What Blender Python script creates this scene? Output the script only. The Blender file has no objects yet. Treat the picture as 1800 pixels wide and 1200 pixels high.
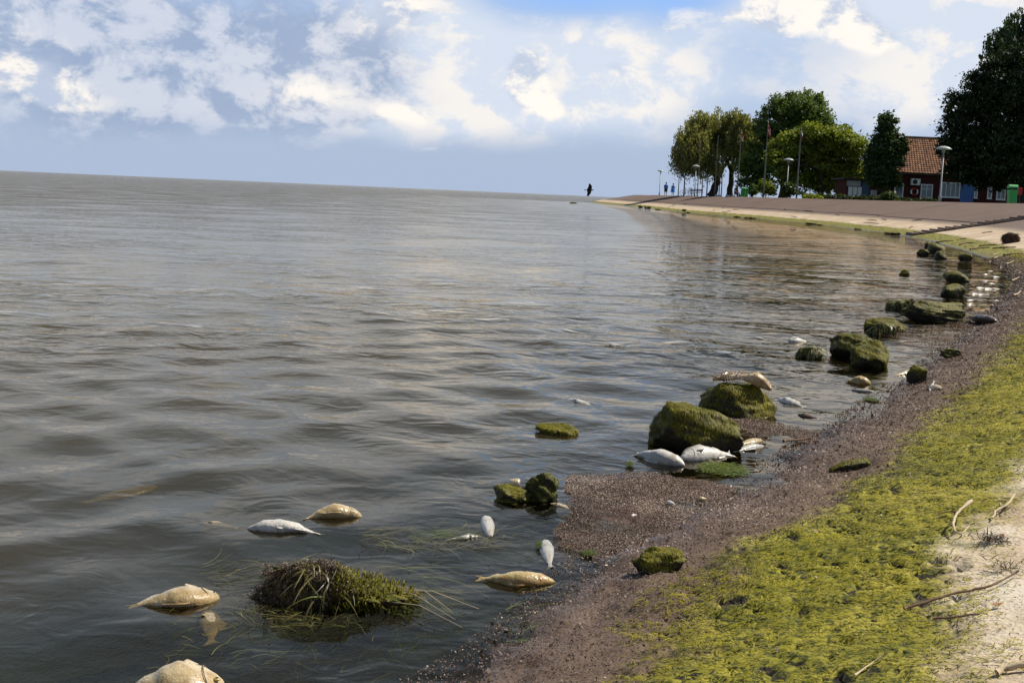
import bpy, math, random
import numpy as np
from mathutils import Vector, Matrix

# ------------------------------------------------------------------ camera
F = 2200.0                      # focal length in photo pixels (1800 wide)
H = 1.0                         # camera height above the water
PITCH = math.radians(6.77)
ROLL = math.radians(2.5)
scene = bpy.context.scene
C = scene.collection
CAM_M = Matrix.Rotation(math.pi/2 - PITCH, 4, 'X') @ Matrix.Rotation(ROLL, 4, 'Z')
CAM_R = np.array(CAM_M.to_3x3())
cam_d = bpy.data.cameras.new('camera')
cam_d.sensor_width = 36.0
cam_d.lens = F/1800*36
cam_d.clip_start = 0.05
cam_d.clip_end = 20000
cam = bpy.data.objects.new('camera', cam_d)
cam.matrix_world = Matrix.Translation((0, 0, H)) @ CAM_M
C.objects.link(cam)
scene.camera = cam

# ------------------------------------------------------------------ exposure
scene.view_settings.view_transform = 'Standard'
scene.view_settings.look = 'None'
scene.view_settings.exposure = 0.30
scene.view_settings.gamma = 1.0
scene.view_settings.use_curve_mapping = False
scene.cycles.max_bounces = 8
scene.cycles.transparent_max_bounces = 12
scene.cycles.caustics_reflective = False
scene.cycles.caustics_refractive = False

# ------------------------------------------------------------------ node helpers
class NT:
    def __init__(s, nt): s.nt = nt
    def n(s, t, **kw):
        nd = s.nt.nodes.new(t)
        for k, v in kw.items(): setattr(nd, k, v)
        return nd
    def link(s, a, b): s.nt.links.new(a, b)
    def put(s, sock, v):
        if isinstance(v, bpy.types.NodeSocket): s.link(v, sock)
        else:
            if hasattr(sock.default_value, '__len__') and len(sock.default_value) == 4 and len(v) == 3: v = (*v, 1)
            sock.default_value = v
    def m(s, op, a, b=None, c=None, clamp=False):
        nd = s.n('ShaderNodeMath', operation=op); nd.use_clamp = clamp
        s.put(nd.inputs[0], a)
        if b is not None: s.put(nd.inputs[1], b)
        if c is not None: s.put(nd.inputs[2], c)
        return nd.outputs[0]
    def vm(s, op, a, b=None):
        nd = s.n('ShaderNodeVectorMath', operation=op)
        s.put(nd.inputs[0], a)
        if b is not None: s.put(nd.inputs[1], b)
        return nd.outputs[0]
    def mix(s, f, a, b, blend='MIX'):
        nd = s.n('ShaderNodeMix', data_type='RGBA', blend_type=blend)
        s.put(nd.inputs[0], f); s.put(nd.inputs[6], a); s.put(nd.inputs[7], b)
        return nd.outputs[2]
    def smooth(s, v, lo, hi, a=0.0, b=1.0):
        nd = s.n('ShaderNodeMapRange', interpolation_type='SMOOTHSTEP')
        s.put(nd.inputs[0], v); s.put(nd.inputs[1], lo); s.put(nd.inputs[2], hi)
        nd.inputs[3].default_value = a; nd.inputs[4].default_value = b
        return nd.outputs[0]
    def noise(s, vec, scale, detail=4, rough=0.55, dist=0.0, color=False):
        nd = s.n('ShaderNodeTexNoise')
        if vec is not None: s.put(nd.inputs['Vector'], vec)
        nd.inputs['Scale'].default_value = scale; nd.inputs['Detail'].default_value = detail
        nd.inputs['Roughness'].default_value = rough; nd.inputs['Distortion'].default_value = dist
        return nd.outputs[1 if color else 0]
    def voro(s, vec, scale, feature='F1', out=0):
        nd = s.n('ShaderNodeTexVoronoi', feature=feature)
        if vec is not None: s.put(nd.inputs['Vector'], vec)
        nd.inputs['Scale'].default_value = scale
        return nd.outputs[out]
    def attr(s, name, out=2):
        nd = s.n('ShaderNodeAttribute'); nd.attribute_name = name
        return nd.outputs[out]
    def ramp(s, f, stops):
        nd = s.n('ShaderNodeValToRGB'); r = nd.color_ramp
        while len(r.elements) < len(stops): r.elements.new(0.5)
        for e, (p, c) in zip(r.elements, stops): e.position = p; e.color = (*c, 1)
        s.put(nd.inputs[0], f)
        return nd.outputs[0]
    def bump(s, h, strength=0.5, dist=0.02, normal=None):
        nd = s.n('ShaderNodeBump')
        nd.inputs['Strength'].default_value = strength; nd.inputs['Distance'].default_value = dist
        s.put(nd.inputs['Height'], h)
        if normal is not None: s.put(nd.inputs['Normal'], normal)
        return nd.outputs[0]

# ------------------------------------------------------------------ sun
SUN_AZ, SUN_EL = math.radians(66), math.radians(48)
sdir = Vector((math.cos(SUN_EL)*math.sin(SUN_AZ), math.cos(SUN_EL)*math.cos(SUN_AZ), math.sin(SUN_EL)))
sun_d = bpy.data.lights.new('sun', 'SUN')
sun_d.energy = 5.0
sun_d.angle = math.radians(0.53)
sun_d.color = (1.0, 0.93, 0.82)
sun = bpy.data.objects.new('sun', sun_d)
sun.rotation_euler = sdir.to_track_quat('Z', 'Y').to_euler()
sun.location = (30, 20, 40)
C.objects.link(sun)

# ------------------------------------------------------------------ world: sky with clouds
world = bpy.data.worlds.new('World'); scene.world = world; world.use_nodes = True
wt = world.node_tree; wt.nodes.clear(); W = NT(wt)
out = W.n('ShaderNodeOutputWorld'); bg = W.n('ShaderNodeBackground')
W.link(bg.outputs[0], out.inputs[0])
sky = W.n('ShaderNodeTexSky', sky_type='NISHITA')
sky.sun_disc = False; sky.sun_elevation = SUN_EL; sky.sun_rotation = SUN_AZ
sky.air_density = 1.0; sky.dust_density = 1.2; sky.ozone_density = 1.3
SKS = 0.085
bg.inputs[1].default_value = SKS
tc = W.n('ShaderNodeTexCoord').outputs['Generated']
sx = W.n('ShaderNodeSeparateXYZ'); W.link(tc, sx.inputs[0])
dx, dy, dz = sx.outputs
DEG = 57.29578
az = W.m('MULTIPLY', W.m('ARCTAN2', dx, dy), DEG)
el = W.m('MULTIPLY', W.m('ARCSINE', dz), DEG)
def pxa(px, py): return ((px-900)*DEG/F, (339+0.0437*(px-900)-py)*DEG/F)
def comb(x, y, z):
    nd = W.n('ShaderNodeCombineXYZ')
    for i, v in enumerate((x, y, z)): W.put(nd.inputs[i], v)
    return nd.outputs[0]
# clouds flatten towards the horizon
P3 = comb(dx, dy, W.m('MULTIPLY', dz, 1.5))
warp = W.noise(P3, 9.0, 2, 0.5, color=True)
warpv = W.vm('SUBTRACT', warp, (0.5, 0.5, 0.5))
Pw = W.vm('ADD', P3, W.vm('MULTIPLY', warpv, (0.05, 0.05, 0.05)))
def blob(px, py, rx, ry):
    a, e = pxa(px, py); ra, re = rx*DEG/F, ry*DEG/F
    u = W.m('DIVIDE', W.m('SUBTRACT', azw, a), ra); v = W.m('DIVIDE', W.m('SUBTRACT', elw, e), re)
    q = W.m('ADD', W.m('MULTIPLY', u, u), W.m('MULTIPLY', v, v))
    return W.m('EXPONENT', W.m('MULTIPLY', q, -0.8))
sw = W.n('ShaderNodeSeparateXYZ'); W.link(warpv, sw.inputs[0])
azw = W.m('ADD', az, W.m('MULTIPLY', sw.outputs[0], 3.2))
elw = W.m('ADD', el, W.m('MULTIPLY', sw.outputs[2], 2.2))
def add(*v):
    r = v[0]
    for x in v[1:]: r = W.m('ADD', r, x)
    return r
def sc(v, k): return W.m('MULTIPLY', v, k)
DL = (0.018, 0.0, 0.016)        # step towards the sun, for the clouds' own light and shade
def billow(vec, det):
    return W.noise(vec, 7.5, det, 0.63)
N0 = billow(Pw, 7)
N1 = billow(W.vm('ADD', Pw, DL), 6)
relief = W.m('SUBTRACT', N0, N1)
# layer 1: soft high white sheet
soft = W.noise(comb(sc(dx, 1.0), dy, sc(dz, 3.5)), 4.0, 5, 0.5)
up = W.m('MULTIPLY', W.smooth(el, 7.0, 11.0), W.smooth(el, 13.0, 24.0, 1.0, 0.10))
low = W.m('MULTIPLY', W.smooth(el, 1.0, 3.0), W.smooth(el, 4.5, 8.0, 1.0, 0.0))
w_c = add(blob(860, 120, 260, 95), sc(blob(680, 60, 110, 70), 0.8), sc(blob(1670, 45, 230, 120), 1.15), sc(blob(1290, 40, 150, 60), 0.45), sc(blob(620, 205, 260, 50), 0.35), sc(blob(1560, 170, 160, 60), 0.25),
          sc(blob(1080, 130, 130, 70), 0.5), sc(blob(760, 175, 140, 45), 0.35), sc(up, 0.55), sc(low, 0.30))
gap = add(sc(blob(1020, -10, 170, 38), 0.9), sc(blob(1140, 30, 50, 30), 0.3))
white = W.smooth(add(w_c, sc(W.m('SUBTRACT', soft, 0.5), 0.9), sc(W.m('SUBTRACT', N0, 0.5), 0.5), sc(gap, -1.0)), 0.22, 0.95)
# layer 2: grey-blue shaded cumulus bank
g_c = add(sc(blob(300, 120, 440, 125), 1.05), sc(blob(590, 130, 100, 75), 0.45), sc(blob(60, 60, 200, 120), 0.3), sc(up, 0.30),
          sc(blob(1330, 60, 190, 75), 0.35))
greyn = add(g_c, sc(W.m('SUBTRACT', N0, 0.5), 1.9), sc(gap, -0.8))
grey = W.smooth(greyn, 0.25, 0.75)
# layer 3: crisp sunlit cumulus heads
c_c = add(sc(blob(908, 140, 32, 42), 1.15), sc(blob(935, 185, 40, 30), 0.8), sc(blob(1370, 45, 120, 38), 0.85), sc(blob(1470, 85, 50, 28), 0.75),
          sc(blob(60, 145, 85, 40), 0.62), sc(blob(130, 180, 60, 16), 0.5), sc(blob(690, 30, 60, 40), 0.6), sc(blob(640, 90, 30, 60), 0.3), sc(blob(300, 110, 60, 30), 0.25),
          sc(blob(430, 50, 60, 40), 0.42), sc(blob(560, 165, 90, 32), 0.42), sc(blob(690, 205, 60, 22), 0.55), sc(blob(780, 150, 60, 30), 0.4), sc(blob(1080, 130, 45, 22), 0.42), sc(blob(1160, 70, 40, 40), 0.35), sc(blob(520, 90, 50, 40), 0.25),
          sc(blob(70, 60, 70, 50), 0.3), sc(blob(1130, 285, 14, 16), 0.30), sc(blob(735, 258, 30, 8), 0.40), sc(up, 0.22), sc(low, 0.10))
cumn = add(c_c, sc(W.m('SUBTRACT', N0, 0.5), 1.5))
cum = W.smooth(cumn, 0.29, 0.60)
lit = W.smooth(add(relief, sc(W.m('SUBTRACT', c_c, 0.3), 0.06)), -0.05, 0.045)
k = 1.0/SKS
def col(r, g, b): return (r*k, g*k, b*k)
haze_c = W.mix(W.smooth(el, 0.0, 9.0), col(0.345, 0.430, 0.59), col(0.37, 0.485, 0.70))
base = W.mix(W.smooth(el, 6.0, 40.0, 0.88, 0.0), sky.outputs[0], haze_c)
base = W.mix(sc(W.m('MINIMUM', gap, 1.0), 0.9), base, col(0.20, 0.42, 0.86))
zen = W.smooth(el, 10.0, 24.0, 1.0, 0.55)
c1 = W.mix(white, base, W.mix(W.smooth(relief, -0.05, 0.06), col(0.56, 0.62, 0.72), col(0.76, 0.735, 0.71)))
gcol = W.mix(W.smooth(relief, -0.05, 0.06), col(0.27, 0.345, 0.49), col(0.54, 0.575, 0.655))
c2 = W.mix(sc(grey, 0.88), c1, gcol)
ccol = W.mix(lit, col(0.45, 0.51, 0.63), col(0.86, 0.81, 0.74))
c3 = W.mix(sc(cum, 0.88), c2, ccol)
c3 = W.mix(1.0, c3, comb(zen, zen, zen), 'MULTIPLY')
# thick haze close to the horizon
c4 = W.mix(W.smooth(el, 0.1, 3.4, 0.90, 0.0), c3, col(0.350, 0.425, 0.565))
W.link(c4, bg.inputs[0])
world.cycles.sampling_method = 'MANUAL'; world.cycles.sample_map_resolution = 256

# ------------------------------------------------------------------ pixel -> place helpers (photo pixels, 1800 x 1200)
def ray(px, py):
    d = CAM_R @ np.array([(px-900)/F, (600-py)/F, -1.0])
    return d/np.linalg.norm(d)
def G(px, py, z=0.0):
    d = ray(px, py); t = (z-H)/d[2]
    return np.array([d[0]*t, d[1]*t, z])
def horizon(px): return 339+0.0437*(px-900)
def LP(px, D, z):
    """point in photo column px (near the horizon), D metres ahead, at height z"""
    d = ray(px, horizon(px)); t = D/d[1]
    return np.array([d[0]*t, D, z])

# ------------------------------------------------------------------ numpy noise
_rs = np.random.RandomState(7)
_tab = _rs.rand(256, 256)
def vnoise(x, y):
    xi = np.floor(x).astype(int); yi = np.floor(y).astype(int)
    fx = x-xi; fy = y-yi
    fx = fx*fx*(3-2*fx); fy = fy*fy*(3-2*fy)
    a = _tab[xi & 255, yi & 255]; b = _tab[(xi+1) & 255, yi & 255]
    c = _tab[xi & 255, (yi+1) & 255]; d = _tab[(xi+1) & 255, (yi+1) & 255]
    return (a*(1-fx)+b*fx)*(1-fy)+(c*(1-fx)+d*fx)*fy - 0.5
def fbm(x, y, o=4, g=0.5):
    r = 0; a = 1.0
    for i in range(o):
        r = r+a*vnoise(x+17.3*i, y-9.1*i); x = x*2.03; y = y*2.03; a *= g
    return r
def fbm3(p, o=3):
    return (fbm(p[:, 0]+3.1*p[:, 2], p[:, 1]-2.3*p[:, 2], o)+fbm(p[:, 1]+5.7+1.7*p[:, 0], p[:, 2]*1.3+8.2, o)+fbm(p[:, 2]+2.9, p[:, 0]-1.1*p[:, 1], o))*0.66

# ------------------------------------------------------------------ mesh helpers
def link(o, parent=None):
    C.objects.link(o)
    if parent is not None: o.parent = parent
    return o
def mesh_np(name, v, f, mat=None, parent=None, smooth=True, attrs=None):
    """one mesh object from a vertex array and an (n,3) or (n,4) face array (or a list of those)"""
    v = np.asarray(v, dtype=np.float32)
    fs = f if isinstance(f, list) else [f]
    fs = [np.asarray(q, dtype=np.int32) for q in fs if len(q)]
    me = bpy.data.meshes.new(name)
    me.vertices.add(len(v)); me.vertices.foreach_set('co', v.ravel())
    idx = np.concatenate([q.ravel() for q in fs]); tot = np.concatenate([np.full(len(q), q.shape[1]) for q in fs])
    me.loops.add(len(idx)); me.loops.foreach_set('vertex_index', idx)
    me.polygons.add(len(tot))
    st = np.concatenate([[0], np.cumsum(tot)[:-1]]).astype(np.int32)
    me.polygons.foreach_set('loop_start', st)
    me.update(calc_edges=True); me.validate()
    if smooth: me.polygons.foreach_set('use_smooth', np.ones(len(tot), dtype=bool))
    for k_, a in (attrs or {}).items():
        at = me.attributes.new(k_, 'FLOAT', 'POINT'); at.data.foreach_set('value', np.asarray(a, dtype=np.float32))
    if mat is not None: me.materials.append(mat)
    return link(bpy.data.objects.new(name, me), parent)
class MB:
    """collects simple shapes into one mesh"""
    def __init__(s): s.v = []; s.f = []
    def add(s, v, f):
        b = len(s.v); s.v += [tuple(map(float, p)) for p in v]; s.f += [tuple(int(i)+b for i in q) for q in f]; return s
    def box(s, c, d, rz=0.0, rx=0.0, bev=0.0):
        M_ = Matrix.Rotation(rz, 3, 'Z') @ Matrix.Rotation(rx, 3, 'X')
        x, y, z = d[0]/2, d[1]/2, d[2]/2
        v = [M_ @ Vector((i*x, j*y, l*z)) + Vector(c) for i in (-1, 1) for j in (-1, 1) for l in (-1, 1)]
        return s.add(v, [(0, 1, 3, 2), (4, 6, 7, 5), (0, 4, 5, 1), (2, 3, 7, 6), (0, 2, 6, 4), (1, 5, 7, 3)])
    def tube(s, path, radii, n=8, cap=True):
        v, f = tube(path, radii, n, cap); return s.add(v, f)
    def lathe(s, c, prof, n=16):
        v = []; f = []
        for r, z in prof:
            for i in range(n):
                a = 2*math.pi*i/n; v.append((c[0]+r*math.cos(a), c[1]+r*math.sin(a), c[2]+z))
        for j in range(len(prof)-1):
            for i in range(n):
                f.append((j*n+i, j*n+(i+1) % n, (j+1)*n+(i+1) % n, (j+1)*n+i))
        f.append(tuple(range(n-1, -1, -1))); f.append(tuple((len(prof)-1)*n+i for i in range(n)))
        return s.add(v, f)
    def build(s, name, mat, parent=None, smooth=False):
        me = bpy.data.meshes.new(name); me.from_pydata(s.v, [], s.f); me.update()
        if smooth: me.polygons.foreach_set('use_smooth', np.ones(len(s.f), dtype=bool))
        if mat is not None: me.materials.append(mat)
        return link(bpy.data.objects.new(name, me), parent)
def tube(path, radii, n=8, cap=True):
    path = [Vector(p) for p in path]; v = []; f = []
    ref = Vector((0.13, 0.31, 0.94))
    for i, p in enumerate(path):
        t = (path[min(i+1, len(path)-1)]-path[max(i-1, 0)]).normalized()
        r_ = ref if abs(t.dot(ref)) < 0.9 else Vector((1, 0.1, 0))
        a = t.cross(r_).normalized(); b = t.cross(a)
        for j in range(n):
            q = 2*math.pi*j/n; v.append(p+(a*math.cos(q)+b*math.sin(q))*radii[i])
    for i in range(len(path)-1):
        for j in range(n): f.append((i*n+j, i*n+(j+1) % n, (i+1)*n+(j+1) % n, (i+1)*n+j))
    if cap:
        f.append(tuple(range(n))); f.append(tuple((len(path)-1)*n+j for j in range(n-1, -1, -1)))
    return v, f
def empty(name, loc=(0, 0, 0)):
    o = bpy.data.objects.new(name, None); o.location = Vector([float(q) for q in loc]); o.empty_display_size = 0.2
    return link(o)
def tag(o, label=None, cat=None, group=None, kind=None):
    for k_, v_ in (('label', label), ('category', cat), ('group', group), ('kind', kind)):
        if v_: o[k_] = v_
    return o

# ------------------------------------------------------------------ materials
def mat(name):
    m_ = bpy.data.materials.new(name); m_.use_nodes = True
    m_.node_tree.nodes.clear(); T = NT(m_.node_tree)
    o = T.n('ShaderNodeOutputMaterial')
    return m_, T, o
def pbsdf(T, o, color, rough=0.7, normal=None, spec=0.4, metal=0.0):
    b = T.n('ShaderNodeBsdfPrincipled')
    T.put(b.inputs['Base Color'], color); T.put(b.inputs['Roughness'], rough)
    b.inputs['Metallic'].default_value = metal
    T.put(b.inputs['Specular IOR Level'], spec)
    if normal is not None: T.put(b.inputs['Normal'], normal)
    T.link(b.outputs[0], o.inputs[0]); return b
def objco(T): return T.n('ShaderNodeTexCoord').outputs['Object']
def worldco(T): return T.n('ShaderNodeNewGeometry').outputs['Position']
def simple(name, c, rough=0.6, var=0.25, scale=6.0, spec=0.4, metal=0.0, bump=0.15):
    m_, T, o = mat(name); co = objco(T)
    n = T.noise(co, scale, 5, 0.6)
    cc = T.mix(n, tuple(x*(1-var) for x in c), tuple(min(1, x*(1+var)) for x in c))
    pbsdf(T, o, cc, rough, T.bump(n, bump, 0.01), spec, metal); return m_

# ground of the embankment: bands by distance 's' from the waterline
def ground_mat():
    m_, T, o = mat('embankment_surface'); P = worldco(T)
    s = T.attr('s')
    n1 = T.noise(P, 1.3, 5, 0.6); n2 = T.noise(P, 7.0, 6, 0.65); n3 = T.noise(P, 45.0, 5, 0.7); n4 = T.noise(P, 0.25, 4, 0.55)
    sd = T.m('ADD', s, T.m('ADD', T.m('MULTIPLY', T.m('SUBTRACT', n1, 0.5), 0.55), T.m('MULTIPLY', T.m('SUBTRACT', n2, 0.5), 0.34)))
    sp2 = T.voro(P, 90.0)
    muck = T.mix(T.m('MULTIPLY', n3, 1.0), (0.045, 0.029, 0.019), (0.19, 0.130, 0.090))
    alg = T.mix(T.smooth(n2, 0.3, 0.7), (0.20, 0.19, 0.014), (0.34, 0.295, 0.035))
    alg = T.mix(T.smooth(n3, 0.38, 0.58), (0.05, 0.06, 0.008), alg)
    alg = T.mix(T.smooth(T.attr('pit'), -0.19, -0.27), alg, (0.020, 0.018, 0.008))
    pale = T.mix(n2, (0.40, 0.31, 0.20), (0.66, 0.54, 0.40))
    pale = T.mix(T.smooth(n1, 0.55, 0.75), pale, (0.62, 0.57, 0.48))
    pale = T.mix(T.smooth(n3, 0.66, 0.72), pale, (0.12, 0.085, 0.06))
    pale = T.mix(T.smooth(n1, 0.62, 0.40, 0, 0.45), pale, (0.30, 0.19, 0.10))
    brown = T.mix(n2, (0.11, 0.075, 0.058), (0.18, 0.128, 0.100))
    brown = T.mix(T.smooth(n4, 0.35, 0.7), brown, (0.14, 0.108, 0.088))
    brown = T.mix(T.smooth(n3, 0.68, 0.72), brown, (0.4, 0.36, 0.3))
    bed = T.mix(n2, (0.010, 0.010, 0.005), (0.045, 0.032, 0.013))
    bed = T.mix(T.smooth(n1, 0.45, 0.7), bed, (0.03, 0.045, 0.012))
    ln_ = T.n('ShaderNodeVectorMath', operation='LENGTH'); T.link(P, ln_.inputs[0])
    muck = T.mix(T.smooth(ln_.outputs[1], 20.0, 38.0), muck, alg)
    c = T.mix(T.smooth(sd, -0.06, 0.03), bed, muck)
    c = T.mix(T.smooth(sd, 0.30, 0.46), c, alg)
    c = T.mix(T.smooth(sd, 0.86, 1.06), c, pale)
    sd2 = T.m('ADD', s, T.m('MULTIPLY', T.m('SUBTRACT', n1, 0.5), 1.1))
    c = T.mix(T.smooth(sd2, 2.0, 2.9), c, brown)
    c = T.mix(T.smooth(s, 0.09, 0.0, 0.0, 0.6), c, T.mix(1.0, c, (0.45, 0.42, 0.40), 'MULTIPLY'))
    wet = T.smooth(s, 0.02, 0.3, 0.30, 0.9)
    h = T.m('ADD', T.m('MULTIPLY', n2, 0.5), T.m('ADD', n3, T.m('MULTIPLY', sp2, -0.6)))
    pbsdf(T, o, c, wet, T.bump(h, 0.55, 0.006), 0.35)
    return m_

# ------------------------------------------------------------------ shore line
near_px = [(860, 1195), (1000, 1010), (1290, 872), (1440, 775), (1600, 668), (1700, 590), (1772, 525)]
far_px = [(1790, 488), (1745, 458), (1660, 430), (1600, 416), (1500, 402), (1400, 391), (1280, 380), (1170, 370.5)]
SH = [(-26, -24), (-12, -9.5), (-5.2, -2.9), (-2.2, 0.1), (-0.95, 1.55)]
SH += [tuple(G(*p)[:2]) for p in near_px+far_px]
SH += [(14.1, 140), (12.6, 175), (11.6, 205), (12.4, 228), (18, 247), (32, 262), (70, 276), (160, 300), (420, 345)]
def catmull(P, step):
    P = np.array(P, float); out = []
    for i in range(len(P)-1):
        p0 = P[max(i-1, 0)]; p1 = P[i]; p2 = P[i+1]; p3 = P[min(i+2, len(P)-1)]
        L = np.linalg.norm(p2-p1); n = max(4, int(L/step(p1)))
        for t in np.linspace(0, 1, n, endpoint=False):
            out.append(0.5*((2*p1)+(-p0+p2)*t+(2*p0-5*p1+4*p2-p3)*t*t+(-p0+3*p1-3*p2+p3)*t**3))
    out.append(P[-1]); return np.array(out)
def rstep(p):
    r = math.hypot(p[0], p[1])
    return 0.06 if r < 9 else 0.012*r
RAW = catmull(SH, rstep)
# smooth the curve a little so that its offsets stay clean
for _ in range(60):
    q = RAW.copy(); q[1:-1] = RAW[1:-1]*0.5+(RAW[:-2]+RAW[2:])*0.25; RAW = q
def resample(P, stepf):
    L = np.concatenate([[0], np.cumsum(np.linalg.norm(np.diff(P, axis=0), axis=1))])
    ts = [0.0]
    while ts[-1] < L[-1]:
        i = min(np.searchsorted(L, ts[-1]), len(P)-1); r = math.hypot(*P[i])
        ts.append(ts[-1]+stepf(r, P[i]))
    ts[-1] = L[-1]; ts = np.array(ts)
    return np.stack([np.interp(ts, L, P[:, 0]), np.interp(ts, L, P[:, 1])], 1), ts
SHP, SHT = resample(RAW, lambda r, p: max(0.014, 0.0055*r) if p[1] > 1.0 else max(0.15, 0.05*r))
def normals(P):
    w = 60
    T_ = np.gradient(P, axis=0); T_ /= np.linalg.norm(T_, axis=1)[:, None]
    Ts = T_.copy()
    for _ in range(w):
        q = Ts.copy(); q[1:-1] = Ts[1:-1]*0.5+(Ts[:-2]+Ts[2:])*0.25; Ts = q
    Ts /= np.linalg.norm(Ts, axis=1)[:, None]
    return np.stack([Ts[:, 1], -Ts[:, 0]], 1)     # inland (right hand side)
SHN = normals(SHP)
CREST_S, CREST_Z = 7.5, 1.5
_ps = np.array([-14, -6, -3, -1.5, -0.8, -0.3, 0, 0.5, CREST_S, 60.0])
_pz = np.array([-1.4, -0.85, -0.52, -0.27, -0.15, -0.06, 0, 0.10, CREST_Z, CREST_Z])
def prof(s): return np.interp(s, _ps, _pz)
def relief_at(x, y, s):
    """small bumps: muck drifts near the water, matted algae above"""
    r = np.hypot(x, y); k_ = np.clip(1.6-r/14.0, 0.25, 1)
    m_ = np.clip(1-np.abs(s-0.1)/0.5, 0, 1)
    a = np.exp(-((s-0.55)/0.5)**2)
    z = m_*(0.036*fbm(x*2.2, y*2.2, 4)+0.022*fbm(x*8, y*8, 3)+0.010*fbm(x*24, y*24, 3))
    z = z+a*k_*(0.014*fbm(x*4, y*4, 3)+0.009*fbm(x*26, y*26, 3))
    z = z+np.clip(s-0.9, 0, 1)*0.010*fbm(x*3, y*3, 4)
    return z
def pits(x, y):
    return fbm(x*33, y*30, 2, 0.5)+0.14*fbm(x*4+9, y*4, 2)
def hs(x, y, s): return prof(s)+relief_at(x, y, s)-0.014*np.clip((-pits(x, y)-0.19)/0.12, 0, 1)*((s > 0.3) & (s < 0.95))*(np.hypot(x, y) < 9)
def sdist(x, y):
    x = np.atleast_1d(x).astype(float); y = np.atleast_1d(y).astype(float)
    A = SHP[::3]; Nn = SHN[::3]; out_ = np.empty(len(x))
    for i in range(0, len(x), 4000):
        dx_ = x[i:i+4000, None]-A[None, :, 0]; dy_ = y[i:i+4000, None]-A[None, :, 1]
        d2 = dx_*dx_+dy_*dy_; j = d2.argmin(1); ar = np.arange(len(j))
        perp = dx_[ar, j]*Nn[j, 0]+dy_[ar, j]*Nn[j, 1]
        out_[i:i+4000] = np.where(np.abs(perp) > 0.7*np.sqrt(d2[ar, j]), perp, np.sign(perp)*np.sqrt(d2[ar, j]))
    return out_
def hit(px, py, lift=0.0):
    """where the sight line of a photo pixel meets the embankment or the water"""
    d = ray(px, py); t = np.geomspace(0.8, 160, 1500)
    X = d[0]*t; Y = d[1]*t; Z = H+d[2]*t
    s = sdist(X, Y); g = np.maximum(hs(X, Y, s), 0.0)+lift
    i = int(np.argmax(Z <= g))
    if Z[i] > g[i]: i = len(t)-1
    return np.array([X[i], Y[i], g[i]-lift])

# embankment mesh
S_LIST = np.concatenate([np.linspace(-14, -2, 10), np.linspace(-1.7, -0.45, 10), np.arange(-0.4, 0.1, 0.024), np.arange(0.1, 1.12, 0.014), np.arange(1.13, 1.3, 0.024), np.linspace(1.34, 2.6, 18), np.linspace(2.8, CREST_S, 16)])
def ground_grid():
    nt, ns = len(SHP), len(S_LIST)
    s = np.broadcast_to(S_LIST, (nt, ns)).ravel()
    X = (SHP[:, None, 0]+SHN[:, None, 0]*S_LIST).ravel(); Y = (SHP[:, None, 1]+SHN[:, None, 1]*S_LIST).ravel()
    Z = hs(X, Y, s)
    i = np.arange(nt-1)[:, None]*ns+np.arange(ns-1)[None, :]; i = i.ravel()
    f = np.stack([i, i+ns, i+ns+1, i+1], 1)[:, ::-1]
    return np.stack([X, Y, Z], 1), f, s
GM = ground_mat()
gv, gf, gs = ground_grid()
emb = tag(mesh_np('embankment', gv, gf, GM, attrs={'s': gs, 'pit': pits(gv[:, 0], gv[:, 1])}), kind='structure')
print('embankment verts', len(gv))
# land behind the crest
grass_m, T, o = mat('park_lawn'); P = worldco(T); n = T.noise(P, 3.0, 6, 0.65)
pbsdf(T, o, T.mix(n, (0.03, 0.05, 0.012), (0.09, 0.12, 0.03)), 0.9, T.bump(n, 0.5, 0.05))
cr = SHP+SHN*CREST_S
cr = cr[(np.arange(len(cr)) % 6 == 0)]
ring = [(*p, CREST_Z-0.004) for p in cr]+[(900, 300, CREST_Z-0.004), (900, -200, CREST_Z-0.004), (20, -80, CREST_Z-0.004)]
from mathutils.geometry import tessellate_polygon
tri = tessellate_polygon([[Vector(p) for p in ring]])
land = mesh_np('park_ground', np.array(ring), np.array(tri), grass_m, smooth=False)
tag(land, kind='structure')
me = land.data
if me.polygons[0].normal.z < 0: me.flip_normals()

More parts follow.
